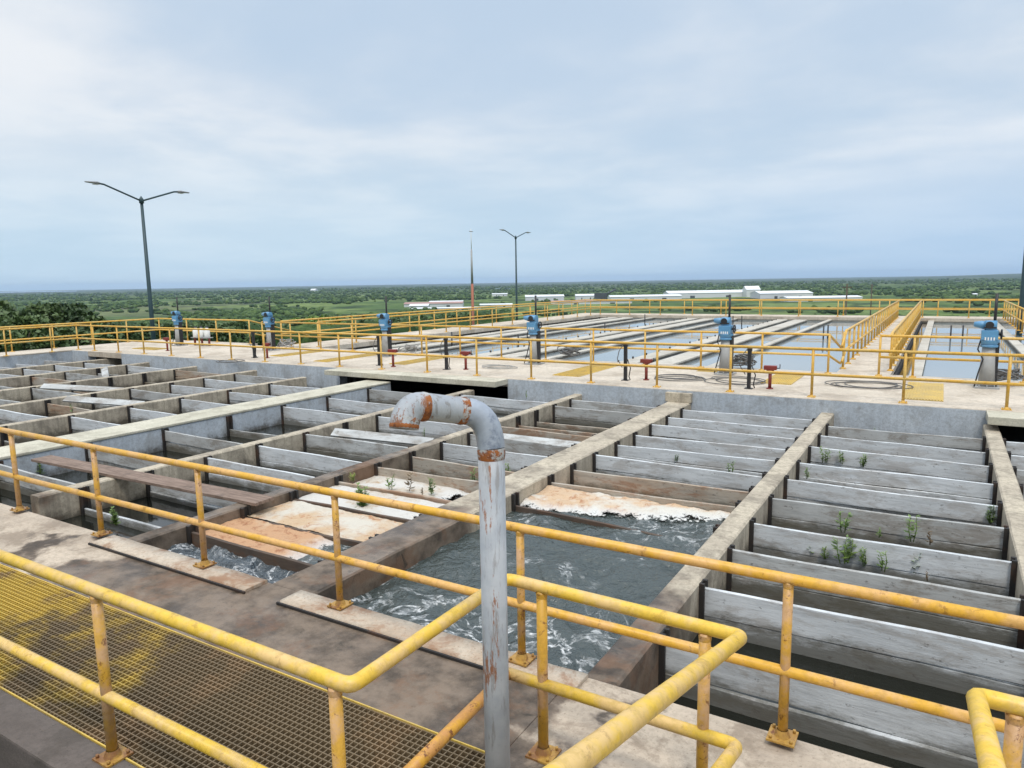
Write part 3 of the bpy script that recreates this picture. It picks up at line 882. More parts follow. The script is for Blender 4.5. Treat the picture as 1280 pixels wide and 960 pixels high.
# cable coils and hose heaps
def coil(px, py, rr, nloop, label, mat, flat=True, seed=0, name='cable_coil'):
    rd = random.Random(seed); x, y = U(px, py, ZD); b = MB()
    for k in range(nloop):
        r = rr * rd.uniform(.75, 1.1); cx = x + rd.uniform(-.15, .15); cy = y + rd.uniform(-.15, .15); ph = rd.uniform(0, 6)
        hz_ = 0 if flat else rd.uniform(.0, .12); tx, ty = (0, 0) if flat else (rd.uniform(-.5, .5), rd.uniform(-.5, .5))
        P = []
        for t in np.linspace(0, 2 * PI, 25)[:-1]:
            q = r * (1 + .12 * math.sin(2 * t + ph)); dx, dy = q * math.cos(t), q * math.sin(t) * .8
            P.append((cx + dx, cy + dy, ZD + .02 + k * .008 + hz_ + max(0, tx * dx + ty * dy + (0 if flat else .1))))
        b.tube(P, .010 if flat else .016, 6, closed=True)
    return tag(b.build(name, mat, None, 0, (x, y, ZD)), label, 'cable' if flat else 'hose')
coil(622, 460, .5, 3, 'flat coil of pale cable on the far walkway above the gooseneck pipe', m_hoselight, True, 1)
coil(845, 473, .5, 4, 'flat coil of dark cable on the deck left of the fifth actuator', m_hose, True, 2)
coil(925, 477, .7, 3, 'loose dark cable loops in front of the fifth actuator', m_hose, True, 3)
coil(1090, 483, .75, 4, 'coil of dark cable on the deck before the footbridge', m_hose, True, 4)
coil(285, 452, .4, 2, 'dark cable loop near the far left deck corner', m_hose, True, 5)
coil(712, 449, .26, 9, 'tangled dark hose heap right of the fourth actuator', m_hose, False, 6, 'hose_heap')
coil(928, 460, .26, 10, 'tangled dark hose heap right of the fifth actuator', m_hose, False, 7, 'hose_heap')
coil(512, 443, .26, 8, 'hose heap right of the third actuator', m_hoselight, False, 8, 'hose_heap')
coil(360, 436, .26, 8, 'hose heap right of the second actuator', m_hoselight, False, 9, 'hose_heap')
coil(1255, 482, .26, 9, 'dark hose coil right of the rightmost actuator', m_hose, False, 10, 'hose_heap')
# white bottles at far left corner
for i, (px, lab) in enumerate(((246, 'left white bottle on the stand at the far left corner'), (253, 'middle white bottle at the far left corner'), (260, 'right white bottle at the far left corner'))):
    x, y = U(px, 432, ZD)
    g = thing('chemical_bottle', (x, y, ZD), lab, 'bottle', 'white bottles on a stand')
    b = MB(); b.tube([(x, y, ZD + .34), (x, y, ZD + .36), (x, y, ZD + .6), (x, y, ZD + .68), (x, y, ZD + .72)], [.1, .115, .115, .07, .04], 12); b.build('body', m_white, g)
    MB().tube([(x, y, ZD + .72), (x, y, ZD + .78)], .05, 10).build('cap', m_black, g)
x0, y0 = U(253, 432, ZD)
g = thing('bottle_stand', (x0, y0, ZD), 'low rusty stand carrying the white bottles', 'stand')
MB().box(x0 - .5, x0 + .5, y0 - .16, y0 + .16, ZD + .31, ZD + .335).build('shelf', m_steelgrey, g)
for i in (-.45, 0, .45):
    MB().box(x0 + i - .03, x0 + i + .03, y0 - .03, y0 + .03, ZD + .001, ZD + .309).build('leg', m_red, g)

# ------------------------------------------------------------------ settling tanks
Y0, Y1 = 18.97, 45.3
b = MB()
b.box(-22.4, 12, Y1, 47.4, ZD - .2, ZD)
struct('end_walkway', b, m_deck_far, .02)
struct('tank_end_wall', MB().box(-22.4, 12, Y1 + .05, Y1 + .3, -3.4, ZD - .2), m_sedwall)
struct('side_walkway', MB().box(-22.2, -20.2, Y0 + .2, Y1 - .002, ZD - .2, ZD), m_deck_far, .02)
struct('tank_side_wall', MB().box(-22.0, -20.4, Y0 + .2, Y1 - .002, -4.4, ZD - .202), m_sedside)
struct('tank_floor', MB().box(-22, 12, 18.9, 47, -4.4, -3.4), m_dark)
struct('tank_water', MB().quad((-20.39, 18.9, -.02), (12, 18.9, -.02), (12, 45.34, -.02), (-20.39, 45.34, -.02)), m_water_sed)
def tank_wall(x0, x1, ya, yb, zt, lab, teeth=False):
    g = thing('tank_wall', ((x0 + x1) / 2, ya, 0), lab, 'concrete wall', 'long walls between the settling tanks')
    MB().box(x0, x1, ya, yb, zt - .06, zt).build('coping', m_sedwall, g, .012)
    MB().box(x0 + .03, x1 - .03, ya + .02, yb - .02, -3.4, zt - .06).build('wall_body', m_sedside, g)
    if teeth:
        b = MB()
        for yy in np.arange(ya + 1, yb, 1.2): b.box(x0 + .06, x0 + .1, yy, yy + .06, zt + .001, zt + .07)
        b.build('weir_brackets', m_slot, g)
nm = ['left of the footbridge', 'in the middle of the photo', 'right of the left side walkway']
for k in range(3):
    o = -5.4 * k
    tank_wall(-5.72 + o, -5.48 + o, Y0 + .15, Y1 + .04, .1, 'right one of the three long tank walls in the group ' + nm[k])
    tank_wall(-7.45 + o, -6.75 + o, Y0 + .15, Y1 - .5, .1, 'middle broad one of the three long tank walls in the group ' + nm[k])
    tank_wall(-8.45 + o, -7.85 + o, Y0 + .15, Y1 - .5, .1, 'left one of the three long tank walls in the group ' + nm[k], True)
    tag(sheet('launder_water', [(-6.74 + o, -5.73 + o, Y0, Y1, -.018), (-7.84 + o, -7.46 + o, Y0, Y1, -.018)], m_water_sed))
tank_wall(-.62, -.34, Y0 + .15, Y1 + .04, .12, 'long tank wall beside the dark channel right of the footbridge')
tank_wall(2.2, 2.5, Y0 + .15, Y1 + .04, .12, 'long tank wall at the right edge of the photo')
tag(sheet('channel_water', [(-.96, -.63, Y0, Y1, -.017)], m_water_dark))
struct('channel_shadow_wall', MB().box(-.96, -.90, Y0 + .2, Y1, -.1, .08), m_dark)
# staff gauges in the water
for i, (px, py) in enumerate([(1029, 424), (1034.5, 423), (916, 408), (927, 408), (1188, 424), (1203, 424), (756, 418), (648, 436), (806, 405), (565, 432)]):
    x, y = U(px, py, -.02)
    tag(MB().tube([(x, y, -.6), (x, y, .55)], .03, 8).build('gauge_pole', m_black, None, 0, (x, y, -.12)),
        'slim dark pole standing in the tank water, %s of ten counted from the left' % ORD[sorted([1029, 1034.5, 916, 927, 1188, 1203, 756, 648, 806, 565]).index(px)], 'pole', 'dark poles standing in the settling tanks')
# footbridge
g = thing('footbridge', (-1.55, 19, ZD), 'long concrete footbridge over the settling tanks between dense yellow handrails', 'footbridge')
MB().box(-2.15, -.97, Y0, Y1 - .002, ZD - .16, ZD - .002).build('deck', m_deck_far, g, .01)
MB().box(-2.0, -1.1, Y0 + .2, Y1 - .3, -3, ZD - .161).build('support_wall', m_sedside, g)
py_ = even(19.9, 45.0, 1.2)
railing('left handrail of the footbridge with closely spaced posts', 'footbridge handrails', [[(-2.1, 19.5, ZD + .6), (-2.1, 20.3, ZD + .95), (-2.1, 45.3, ZD + .95)]], [[(-2.1, 19.6, ZD + .2), (-2.1, 20.3, ZD + .45), (-2.1, 45.3, ZD + .45)]],
        [(-2.1, y) for y in py_], ZD, ZD + .95, m_yel_far, m_yel_far, .035, 8)
railing('right handrail of the footbridge beside the dark channel', 'footbridge handrails', [[(-1.02, 19.4, ZD + .9), (-1.02, 20.1, ZD + .95), (-1.02, 45.3, ZD + .95)]], [[(-1.02, 19.4, ZD + .45), (-1.02, 45.3, ZD + .45)]],
        [(-1.02, y) for y in py_], ZD, ZD + .95, m_yel_far, m_yel_far, .035, 8)
railing('yellow handrail along the inner edge of the end walkway beyond the tanks', 'end walkway handrails', [[(-20.3, 45.6, ZD + .95), (12, 45.6, ZD + .95)]], [[(-20.3, 45.6, ZD + .45), (12, 45.6, ZD + .45)]],
        [(x, 45.6) for x in even(-20.3, 12, 2.2)], ZD, ZD + .95, m_yel_far, m_yel_far, .035, 6)
railing('yellow handrail along the outer edge of the end walkway beyond the tanks', 'end walkway handrails', [[(-22.2, 19.3, ZD + .95), (-22.2, 47.2, ZD + .95), (12, 47.2, ZD + .95)]], [[(-22.2, 19.3, ZD + .45), (-22.2, 47.2, ZD + .45), (12, 47.2, ZD + .45)]],
        [(x, 47.2) for x in even(-22.2, 12, 2.4)] + [(-22.2, y) for y in even(19.3, 45, 2.)], ZD, ZD + .95, m_yel_far, m_yel_far, .035, 6)
railing('yellow handrail on the inner edge of the left side walkway', None, [[(-20.3, 19.4, ZD + .95), (-20.3, 45.55, ZD + .95)]], [[(-20.3, 19.4, ZD + .45), (-20.3, 45.55, ZD + .45)]],
        [(-20.3, y) for y in even(19.4, 44, 2.)], ZD, ZD + .95, m_yel_far, m_yel_far, .035, 6)
railing('short yellow handrail beside the yellow trough at the right edge', None, [[(2.75, 33, ZD + .95), (2.75, 45.3, ZD + .95)]], [[(2.75, 33, ZD + .45), (2.75, 45.3, ZD + .45)]],
        [(2.75, y) for y in even(33, 45, 1.5)], ZD, ZD + .95, m_yel_far, m_yel_far, .035, 6)
b = MB(); b.box(3.05, 9, 33.5, 36, .18, .7); b.box(3.0, 9, 33.45, 36.05, .7, .76)
tag(b.build('steel_trough', m_yel_plate, None, .02), 'yellow steel trough at the right edge under the white pipe', 'trough')
tag(MB().tube(rail_pts([(3.5, 35, .78), (3.5, 35, .95), (9, 35, .95)], .12), .14, 14).build('white_pipe', m_white), 'thick white pipe end on the yellow trough at the right edge', 'pipe')

# plant body
struct('plant_base', MB().box(-30.4, 12, 3.7, 18.5, -6, DZ - .22).box(-22, 12, 18.6, 47.2, -9, -4.42).box(-30.4, -24, 18.6, 19.5, -6, -.1).box(-16, 6, -8, 3.6, -8, -2.42), m_sedwall)

# ------------------------------------------------------------------ lamps and masts
def lamp_post(base, ztop, span, label, mat=m_lamp):
    x, y, z = base
    g = thing('street_lamp', base, label, 'street lamp', 'double armed street lamps')
    MB().tube([(x, y, z), (x, y, ztop)], [.13, .065], 12).build('pole', mat, g)
    MB().tube([(x, y, ztop - .1), (x, y, ztop + .08), (x, y, ztop + .22)], [.11, .1, .02], 10).build('finial', mat, g)
    for s in (-1, 1):
        L = span / 2
        P = [Vector((x, y, ztop)), Vector((x, y + s * L * .35, ztop + .30)), Vector((x, y + s * L * .68, ztop + .58)), Vector((x, y + s * L * .78, ztop + .60))]
        ar = MB().tube(P, .04, 8).build('arm', mat, g)
        q = MB().tube([(x, y + s * L * .74, ztop + .6), (x, y + s * L * .8, ztop + .62), (x, y + s * L, ztop + .6)], [.05, .13, .06], 10)
        for i in range(len(q.v)):
            v = q.v[i]; q.v[i] = (v[0] * 1.0, v[1], (v[2] - ztop - .6) * .5 + ztop + .61)
        hd = q.build('lamp_head', m_lamphead, ar)
        MB().box(x - .08, x + .08, y + s * L * .82 - .12, y + s * L * .82 + .12, ztop + .53, ztop + .55).build('lens', m_lens, hd)
    return g
p = ray(192, 424, 34); tp = ray(179, 256, 34.6)
lamp_post((p.x, p.y, -4), tp.z, 5.0, 'tall dark double armed street lamp at the left, beyond the left deck corner')
p = ray(646, 390, 68); tp = ray(646, 298, 68)
lamp_post((p.x, p.y, -6), tp.z, 5.6, 'distant double armed street lamp above the middle of the tanks')
p = ray(1275, 385, 30); tp = ray(1279, 250, 30)
lamp_post((p.x + .05, p.y, -6), tp.z + 3, 5.0, 'dark lamp pole cut off by the right edge of the photo')
# radio mast
p = ray(591, 387, 85); tp = ray(590, 287, 85)
g = thing('radio_mast', (p.x, p.y, -7), 'slender radio mast with a red lower half, left of the distant lamp', 'mast')
zs = [-7, 2.2, tp.z - 2.2, tp.z]
m_mastred = simple('mast_red_paint', (.35, .12, .07), .6)
for a_, c_, r1, r2, m in ((-7, 2.4, .2, .15, m_mastred), (2.4, tp.z - 2.4, .15, .1, m_steelgrey), (tp.z - 2.4, tp.z, .05, .03, m_white)):
    MB().tube([(p.x, p.y, a_ + .001), (p.x, p.y, c_)], [r1, r2], 8).build('mast_section', m, g)
MB().tube([(p.x, p.y - .35, tp.z - .3), (p.x, p.y + .35, tp.z - .3)], .05, 6).build('antenna', m_steelgrey, g)
# utility poles far off
for px, d, h, lab in ((1058, 150, 8, 'thin dark utility pole beyond the end walkway, left of the footbridge'), (1089, 400, 11, 'more distant utility pole just right of the other one')):
    q = ray(px, 375, d); g = thing('utility_pole', (q.x, q.y, -16), lab, 'utility pole')
    zt = ray(px, 355, d).z
    MB().tube([(q.x, q.y, -30), (q.x, q.y, zt)], .16 if d < 300 else .3, 8).build('pole', m_bark, g)
    MB().box(q.x - 1, q.x + 1, q.y - .06, q.y + .06, zt - .8, zt - .6).build('crossarm', m_bark, g)

# ------------------------------------------------------------------ terrain
def terr(x, y):
    r = math.hypot(x, y)
    t = min(1., max(0., (r - 50) / 650)); z = -3.6 - 36.4 * t ** .9
    if r > 60:
        z += noise.noise(Vector((x * .004, y * .004, 0))) * min(3., (r - 60) * .01)
    if r > 2500:   # far ridge to the right
        az = math.atan2(x, y)
        ridge = max(0., min(1., (az + .05) / .35)) * max(0., min(1., (r - 7000) / 5000)) * max(0., min(1., (17000 - r) / 4000))
        z += ridge * (105 + 30 * noise.noise(Vector((az * 6, r * .0002, 1))) + 10 * noise.noise(Vector((az * 30, 0, 5))))
    return z
rad = [0.] + list(np.geomspace(14, 25000, 190)); na = 240
V = []; Fc = []
for i, r in enumerate(rad):
    for j in range(na):
        an = 2 * PI * j / na; x, y = r * math.sin(an), r * math.cos(an); V.append((x, y, terr(x, y) if r > 48 else -9.5 if r < 30 else -9.5 + (r - 30) / 18 * 5.9))
for i in range(len(rad) - 1):
    for j in range(na):
        a_, c_ = i * na + j, i * na + (j + 1) % na
        Fc.append((a_, c_, c_ + na, a_ + na)[::-1])
k = NT('plain_ground'); p = k.pos()
f1 = k.ramp(k.noise(p, .0035, 5, .6, .5), .42, .56)
c = k.mix(f1, (.075, .125, .035), (.16, .21, .065))
f2 = k.ramp(k.noise(p, .012, 6, .65), .50, .60)
c = k.mix(f2, c, (.025, .045, .018))
f3 = k.ramp(k.noise(k.mapping(p, (.0006, .0006, .0006)), 1, 6, .6), .56, .62)
c = k.mix(k.math('MULTIPLY', f3, .5), c, (.13, .12, .075))
f4 = k.ramp(k.noise(p, .05, 5, .7), .45, .62)
c = k.mix(k.math('MULTIPLY', f4, .5), c, (.03, .05, .02))
d = k.n('ShaderNodeVectorMath', {'operation': 'LENGTH'}, i0=p).outputs['Value']
far_ = k.ramp(d, 2500., 6000.)
fc = k.mix(k.ramp(k.noise(p, .0012, 8, .7), .4, .6), (.022, .040, .02), (.085, .105, .05))
c = k.mix(far_, c, fc)
m_ground = k.out(c, .95, None, 0, spec=.1)
b = MB(); b.v = V; b.f = Fc; b.sm = [True] * len(Fc)
struct('ground', b, m_ground)
# bright distant water
b = MB()
def far_patch(px0, px1, r0, r1, z=-35.):
    q0 = ray(px0, 365, 1); q1 = ray(px1, 365, 1); a0 = math.atan2(q0.x, q0.y); a1 = math.atan2(q1.x, q1.y)
    N = 12
    for i in range(N):
        t0, t1 = a0 + (a1 - a0) * i / N, a0 + (a1 - a0) * (i + 1) / N
        w = 1 - abs(i + .5 - N / 2) / N
        ra, rb = r0, r0 + (r1 - r0) * w
        b.quad((ra * math.sin(t0), ra * math.cos(t0), z), (ra * math.sin(t1), ra * math.cos(t1), z), (rb * math.sin(t1), rb * math.cos(t1), z), (rb * math.sin(t0), rb * math.cos(t0), z))
far_patch(-60, 96, 11000, 17000); far_patch(330, 352, 7000, 7800); far_patch(616, 640, 3800, 4100)
struct('lagoon', b, m_water_sed)

# ------------------------------------------------------------------ forest (stuff) and trees
def ico(sub):
    bm = bmesh.new(); bmesh.ops.create_icosphere(bm, subdivisions=sub, radius=1.)
    v = np.array([x.co[:] for x in bm.verts]); f = np.array([[q.index for q in x.verts] for x in bm.faces]); bm.free(); return v, f
iv, if_ = ico(2)
def blobs(name, items, mat, label, leafy=False):
    n = len(items); nv, nf = len(iv), len(if_)
    VV = np.zeros((n, nv, 3)); FF = np.zeros((n, nf, 3), dtype=np.int64)
    for i, (x, y, z, r, h) in enumerate(items):
        nzv = 1 + rng.uniform(-.28, .28, (nv, 1))
        VV[i] = iv * nzv * np.array([r, r, h]) + np.array([x, y, z]); FF[i] = if_ + i * nv
    me = bpy.data.meshes.new(name); me.vertices.add(n * nv); me.vertices.foreach_set('co', VV.ravel())
    me.loops.add(n * nf * 3); me.loops.foreach_set('vertex_index', FF.ravel())
    me.polygons.add(n * nf); me.polygons.foreach_set('loop_start', np.arange(n * nf) * 3); me.polygons.foreach_set('loop_total', np.full(n * nf, 3))
    me.update(); me.validate(); me.materials.append(mat)
    o = bpy.data.objects.new(name, me); COL.objects.link(o); return tag(o, label, 'woodland', None, 'stuff')
k = NT('forest_canopy'); p = k.pos()
c = k.mix(k.ramp(k.noise(p, .03, 6, .7), .40, .60), (.028, .055, .018), (.10, .15, .045))
c = k.mix(k.math('MULTIPLY', k.ramp(k.noise(p, .9, 3, .6), .45, .6), .5), c, (.02, .04, .014))
m_canopy = k.out(c, .9, None, 0, spec=.1)
def dirf(px, r):
    q = ray(px, 365, 1); a_ = math.atan2(q.x, q.y); return r * math.sin(a_), r * math.cos(a_)
items = []
while len(items) < 24000:
    px = random.uniform(-120, 1400); r = math.exp(random.uniform(math.log(150), math.log(6500)))
    x, y = dirf(px, r)
    nzv = noise.noise(Vector((x * .0035, y * .0035, 4))) + .6 * noise.noise(Vector((x * .014, y * .014, 9)))
    th = -.22
    if px > 640 and 650 < r < 1250: th = .38
    if 440 < px < 1120 and 1150 < r < 1750: th = .42
    if 400 < px < 500 and 1000 < r < 1400: th = .5
    if px < 640 and r < 900: th = -.5
    if nzv < th + (.16 if r > 1000 else 0): continue
    s = random.uniform(1.8, 4.2) * (1 + r / 3500)
    items.append((x, y, terr(x, y) + s * .5, s, s * random.uniform(.5, .8)))
blobs('forest', items, m_canopy, 'low green woodland stretching over the plain to the horizon')

def leaf_mesh(name, clusters, nleaf, size, mat, parent, off):
    """clusters: (x,y,z,r) in local coords; random little quads through the volume"""
    C = np.array(clusters); w = C[:, 3] ** 2; idx = rng.choice(len(C), nleaf, p=w / w.sum())
    d = rng.normal(size=(nleaf, 3)); d /= np.linalg.norm(d, axis=1)[:, None]
    rr = C[idx, 3] * rng.uniform(.35, 1.08, nleaf) ** .6
    P = C[idx, :3] + d * rr[:, None] * np.array([1, 1, .8])
    a_ = rng.normal(size=(nleaf, 3)); a_ /= np.linalg.norm(a_, axis=1)[:, None]
    c_ = np.cross(a_, rng.normal(size=(nleaf, 3))); c_ /= np.linalg.norm(c_, axis=1)[:, None]
    s = size * rng.uniform(.6, 1.3, nleaf)[:, None]
    Q = np.stack([P - a_ * s, P + c_ * s * .6, P + a_ * s, P - c_ * s * .6], 1)
    me = bpy.data.meshes.new(name); me.vertices.add(nleaf * 4); me.vertices.foreach_set('co', Q.ravel())
    me.loops.add(nleaf * 4); me.loops.foreach_set('vertex_index', np.arange(nleaf * 4)); me.polygons.add(nleaf)
    me.polygons.foreach_set('loop_start', np.arange(nleaf) * 4); me.polygons.foreach_set('loop_total', np.full(nleaf, 4))
    me.update(); me.materials.append(mat); o = bpy.data.objects.new(name, me); COL.objects.link(o); o.parent = parent; return o

def tree(loc, h, rad_, label, mat, nleaf=5000, size=.3, group='trees on the slope beyond the walkways'):
    g = thing('tree', loc, label, 'tree', group)
    b = MB(); x, y, z = loc; lean = random.uniform(-.4, .4)
    b.tube([(x, y, z - 1), (x + lean * .3, y, z + h * .3), (x + lean, y, z + h * .55)], [rad_ * .07, rad_ * .055, rad_ * .03], 8)
    cl = []
    for i in range(6):
        an = i * 1.05 + random.uniform(-.3, .3); L = rad_ * random.uniform(.4, .8); zz = h * random.uniform(.5, .85)
        b.tube([(x + lean * .4, y, z + h * .32), (x + L * .5 * math.cos(an), y + L * .5 * math.sin(an), z + zz * .75), (x + L * math.cos(an), y + L * math.sin(an), z + zz)], [rad_ * .035, rad_ * .02, rad_ * .01], 6)
    b.build('trunk', m_bark, g)
    for i in range(40):
        an = random.uniform(0, 6.28); q = math.sqrt(random.random()) * rad_ * .9; zz = h * (.34 + .58 * random.random() * math.sqrt(max(.05, 1 - (q / rad_) ** 2)))
        cl.append((q * math.cos(an), q * math.sin(an), zz, rad_ * random.uniform(.18, .34)))
    leaf_mesh('crown', cl, nleaf, size, mat, g, loc)
    return g
def tree_px(px, ytop, r, wpx, label, mat, nleaf, size):
    x, y = dirf(px, r); zg = terr(x, y)
    hz_ = 352.5 - (px - 640) * .01625 * 1.0
    ztop = 2.6 - (ytop - hz_) / F * r * math.cos(math.atan((px - 640) / F)) * 1.0
    rad_ = wpx / 2 / F * r * math.cos(math.atan((px - 640) / F)) ** 1
    return tree((x, y, zg), max(3.5, ztop - zg), max(1.5, rad_), label, mat, nleaf, size)
tree_px(35, 369, 78, 120, 'large dark tree behind the left walkway, taller than the handrail', m_leaf_dark, 14000, .26)
tree_px(80, 371, 84, 105, 'dark tree just right of the large one behind the left walkway', m_leaf_dark, 12000, .26)
tree_px(-12, 376, 76, 100, 'dark tree cut off by the left edge of the photo', m_leaf_dark, 10000, .26)
tree_px(108, 388, 90, 60, 'lower dark tree at the right end of the dark tree group on the left', m_leaf_dark, 8000, .28)
tree_px(15, 400, 62, 120, 'dark bush filling the gap under the left handrail', m_leaf_dark, 9000, .24)
tree_px(75, 404, 64, 110, 'dark bush under the handrail near the left deck corner', m_leaf_dark, 9000, .24)
tree_px(388, 394, 210, 62, 'bright lime green tree above the second and third actuators', m_leaf_bright, 7000, .5)
tree_px(420, 399, 200, 40, 'smaller lime green tree beside the bright one', m_leaf_bright, 4000, .5)
for i, (px, yt, r, w, m) in enumerate([(130, 400, 120, 70, 1), (158, 408, 105, 60, 1), (178, 402, 140, 60, 1), (210, 404, 120, 70, 1), (235, 400, 150, 60, 1), (262, 406, 115, 70, 0), (290, 402, 140, 60, 1), (305, 412, 100, 50, 0),
                                       (330, 403, 160, 60, 1), (355, 402, 170, 50, 1), (450, 401, 180, 70, 1), (490, 400, 190, 60, 1), (530, 398, 190, 70, 1), (575, 393, 210, 70, 1), (610, 393, 210, 50, 1)]):
    hgt = ['left of', 'behind', 'right of'][i % 3]
    lab = '%s tree of the green row under the lamps, counted from the left deck corner' % ORD[i]
    tree_px(px, yt, r, w, lab, (m_leaf_dark, m_leaf_mid)[m], 3500, .38 + r * .001)

# ------------------------------------------------------------------ industrial buildings on the plain
m_bw = simple('white_sheet_wall', (.62, .63, .64), .6, .12, .05)
m_br = simple('pale_sheet_roof', (.72, .73, .74), .45, .12, .03)
m_brr = simple('reddish_roof', (.34, .2, .17), .7, .2, .04)
m_bd = simple('dark_steel_frame', (.06, .065, .07), .7, .2, .1)
m_win = simple('dark_window_glass', (.03, .04, .05), .2)
def building(px0, px1, ybase, ytop, label, roof=m_br, wall=m_bw, deep=35, doors=2, name='warehouse'):
    pc = (px0 + px1) / 2; hz_ = 351.8 - (pc - 640) * .01625
    dz = 42.6; r = dz / ((ybase - hz_) / F)          # depth along the view axis
    q0 = ray(px0, ybase, r); q1 = ray(px1, ybase, r)
    hh = (ybase - ytop) / F * r
    c = (q0 + q1) / 2; w = (q1 - q0).length
    g = thing(name, (c.x, c.y, -41), label, 'building', 'industrial buildings on the plain')
    ex = (q1 - q0); ex.z = 0; ex.normalize(); ey = Vector((-ex.y, ex.x, 0))
    def T(u, v, z): return tuple(Vector((c.x, c.y, 0)) + ex * u + ey * v + Vector((0, 0, z)))
    zb, zt = -43, -40 + hh * .7; zr = -40 + hh
    b = MB(); P = [(-w / 2, 0), (w / 2, 0), (w / 2, deep), (-w / 2, deep)]
    for i in range(4):
        a_, d_ = P[i], P[(i + 1) % 4]; b.quad(T(*a_, zb), T(*d_, zb), T(*d_, zt), T(*a_, zt))
    b.quad(T(-w / 2, 0, zt), T(-w / 2, deep, zt), T(-w / 2, deep / 2, zr)); b.quad(T(w / 2, 0, zt), T(w / 2, deep, zt), T(w / 2, deep / 2, zr))
    b.build('wall', wall, g)
    b = MB(); e = 1.
    for (v0, v1) in ((-e, deep / 2), (deep + e, deep / 2)):
        b.quad(T(-w / 2 - e, v0, zt), T(w / 2 + e, v0, zt), T(w / 2 + e, v1, zr + .2), T(-w / 2 - e, v1, zr + .2))
    b.build('roof', roof, g)
    for i in range(doors):
        u = -w / 2 + w * (i + .6) / (doors + .2); b = MB(); b.quad(T(u, -.1, -41), T(u + w * .06, -.1, -41), T(u + w * .06, -.1, -40 + hh * .35), T(u, -.1, -40 + hh * .35)); b.build('door', m_bd, g)
    return g
B = [(657, 705, 375, 368.5, 'long white warehouse right of the distant street lamp', m_br, 40),
     (720, 744, 374, 367.5, 'small white gabled shed left of the dark conveyor frame', m_br, 30),
     (763, 852, 374.5, 368.5, 'very long low white warehouse right of the conveyor frame', m_br, 40),
     (836, 934, 372.5, 363, 'largest pale roofed factory hall left of the white tower block', m_br, 60),
     (950, 1016, 373, 363.5, 'pale factory hall right of the white tower block', m_br, 60),
     (985, 1078, 376, 370, 'low grey white factory wing nearest to the utility poles', m_br, 40),
     (690, 790, 380, 375, 'low tan roofed sheds behind the end handrail', m_brr, 30),
     (505, 578, 383.5, 377.5, 'low shed with reddish roof left of the radio mast', m_brr, 40),
     (512, 535, 386.5, 380, 'small white building in front of the reddish roofed shed', m_br, 25),
     (536, 578, 381, 376, 'white roofed building behind the reddish shed', m_br, 40),
     (515, 600, 387, 384, 'long low white wall building left of the mast base', m_br, 20),
     (600, 640, 383, 379.5, 'low pale building right of the mast base', m_br, 25),
     (615, 634, 369.5, 366.5, 'remote white shed between mast and lamp', m_br, 40)]
for (a_, c_, yb, yt, lab, rf, dp) in B: building(a_, c_, yb, yt, lab, rf, m_bw, dp)
g = building(933, 950, 372, 357.5, 'white tower block rising above the factory roofs', m_br, m_bw, 28, 1, 'tower_block')
building(388, 394, 365.5, 361, 'tiny remote white building on the green plain at left', m_br, m_bw, 60, 0, 'remote_building')
building(1217, 1222, 369.5, 366.5, 'tiny white hut on the plain above the rightmost actuator', m_br, m_bw, 10, 0, 'hut')
q = ray(752, 374, 1650)
g = thing('conveyor', (q.x, q.y, -40), 'dark inclined conveyor and frame between the white warehouses', 'conveyor')
q0 = ray(745, 367, 1600); q1 = ray(772, 361, 1600); q2 = ray(745, 370, 1600); q3 = ray(763, 367.5, 1600)
MB().tube([ray(757, 368.5, 1600), ray(770, 361.5, 1600)], 2.2, 4).build('inclined_belt', m_bd, g)
b = MB(); c0, c1 = ray(744, 369, 1600), ray(762, 369, 1600); b.box(min(c0.x, c1.x), max(c0.x, c1.x), c0.y - 5, c0.y + 5, -42, ray(750, 366, 1600).z); b.build('frame', m_bd, g)

# ------------------------------------------------------------------ weeds
def weed(loc, h, label, mat=m_weed, n=10, stem=True, seed=0):
    rd = random.Random(seed); x, y, z = loc
    g = thing('weed', loc, label, 'plant', 'weeds growing from the baffles')
    st = MB(); lf = MB()
    for s_ in range(max(1, n // 5)):
        dx, dy = rd.uniform(-.25, .25) * h, rd.uniform(-.12, .12) * h; hh = h * rd.uniform(.6, 1)
        top = Vector((x + dx * 1.3, y + dy, z + hh)); bs = Vector((x + dx * .6, y + dy * .6, z))
        st.tube([bs, (bs + top) / 2 + Vector((rd.uniform(-.02, .02), 0, 0)), top], [.006, .005, .003], 5)
        for i in range(20):
            t = .12 + .88 * i / 19; pp = bs.lerp(top, t); an = rd.uniform(0, 6.28); L = h * rd.uniform(.16, .32) * (1.15 - t * .5)
            dr = Vector((math.cos(an), math.sin(an), rd.uniform(.1, .7))).normalized(); sd = dr.cross(Vector((0, 0, 1))).normalized() * L * .27
            lf.quad(pp, pp + dr * L * .5 + sd, pp + dr * L, pp + dr * L * .5 - sd)
    st.build('stem', m_weed_dry if mat is m_weed_dry else m_weed, g); lf.build('leaves', mat, g)
    return g
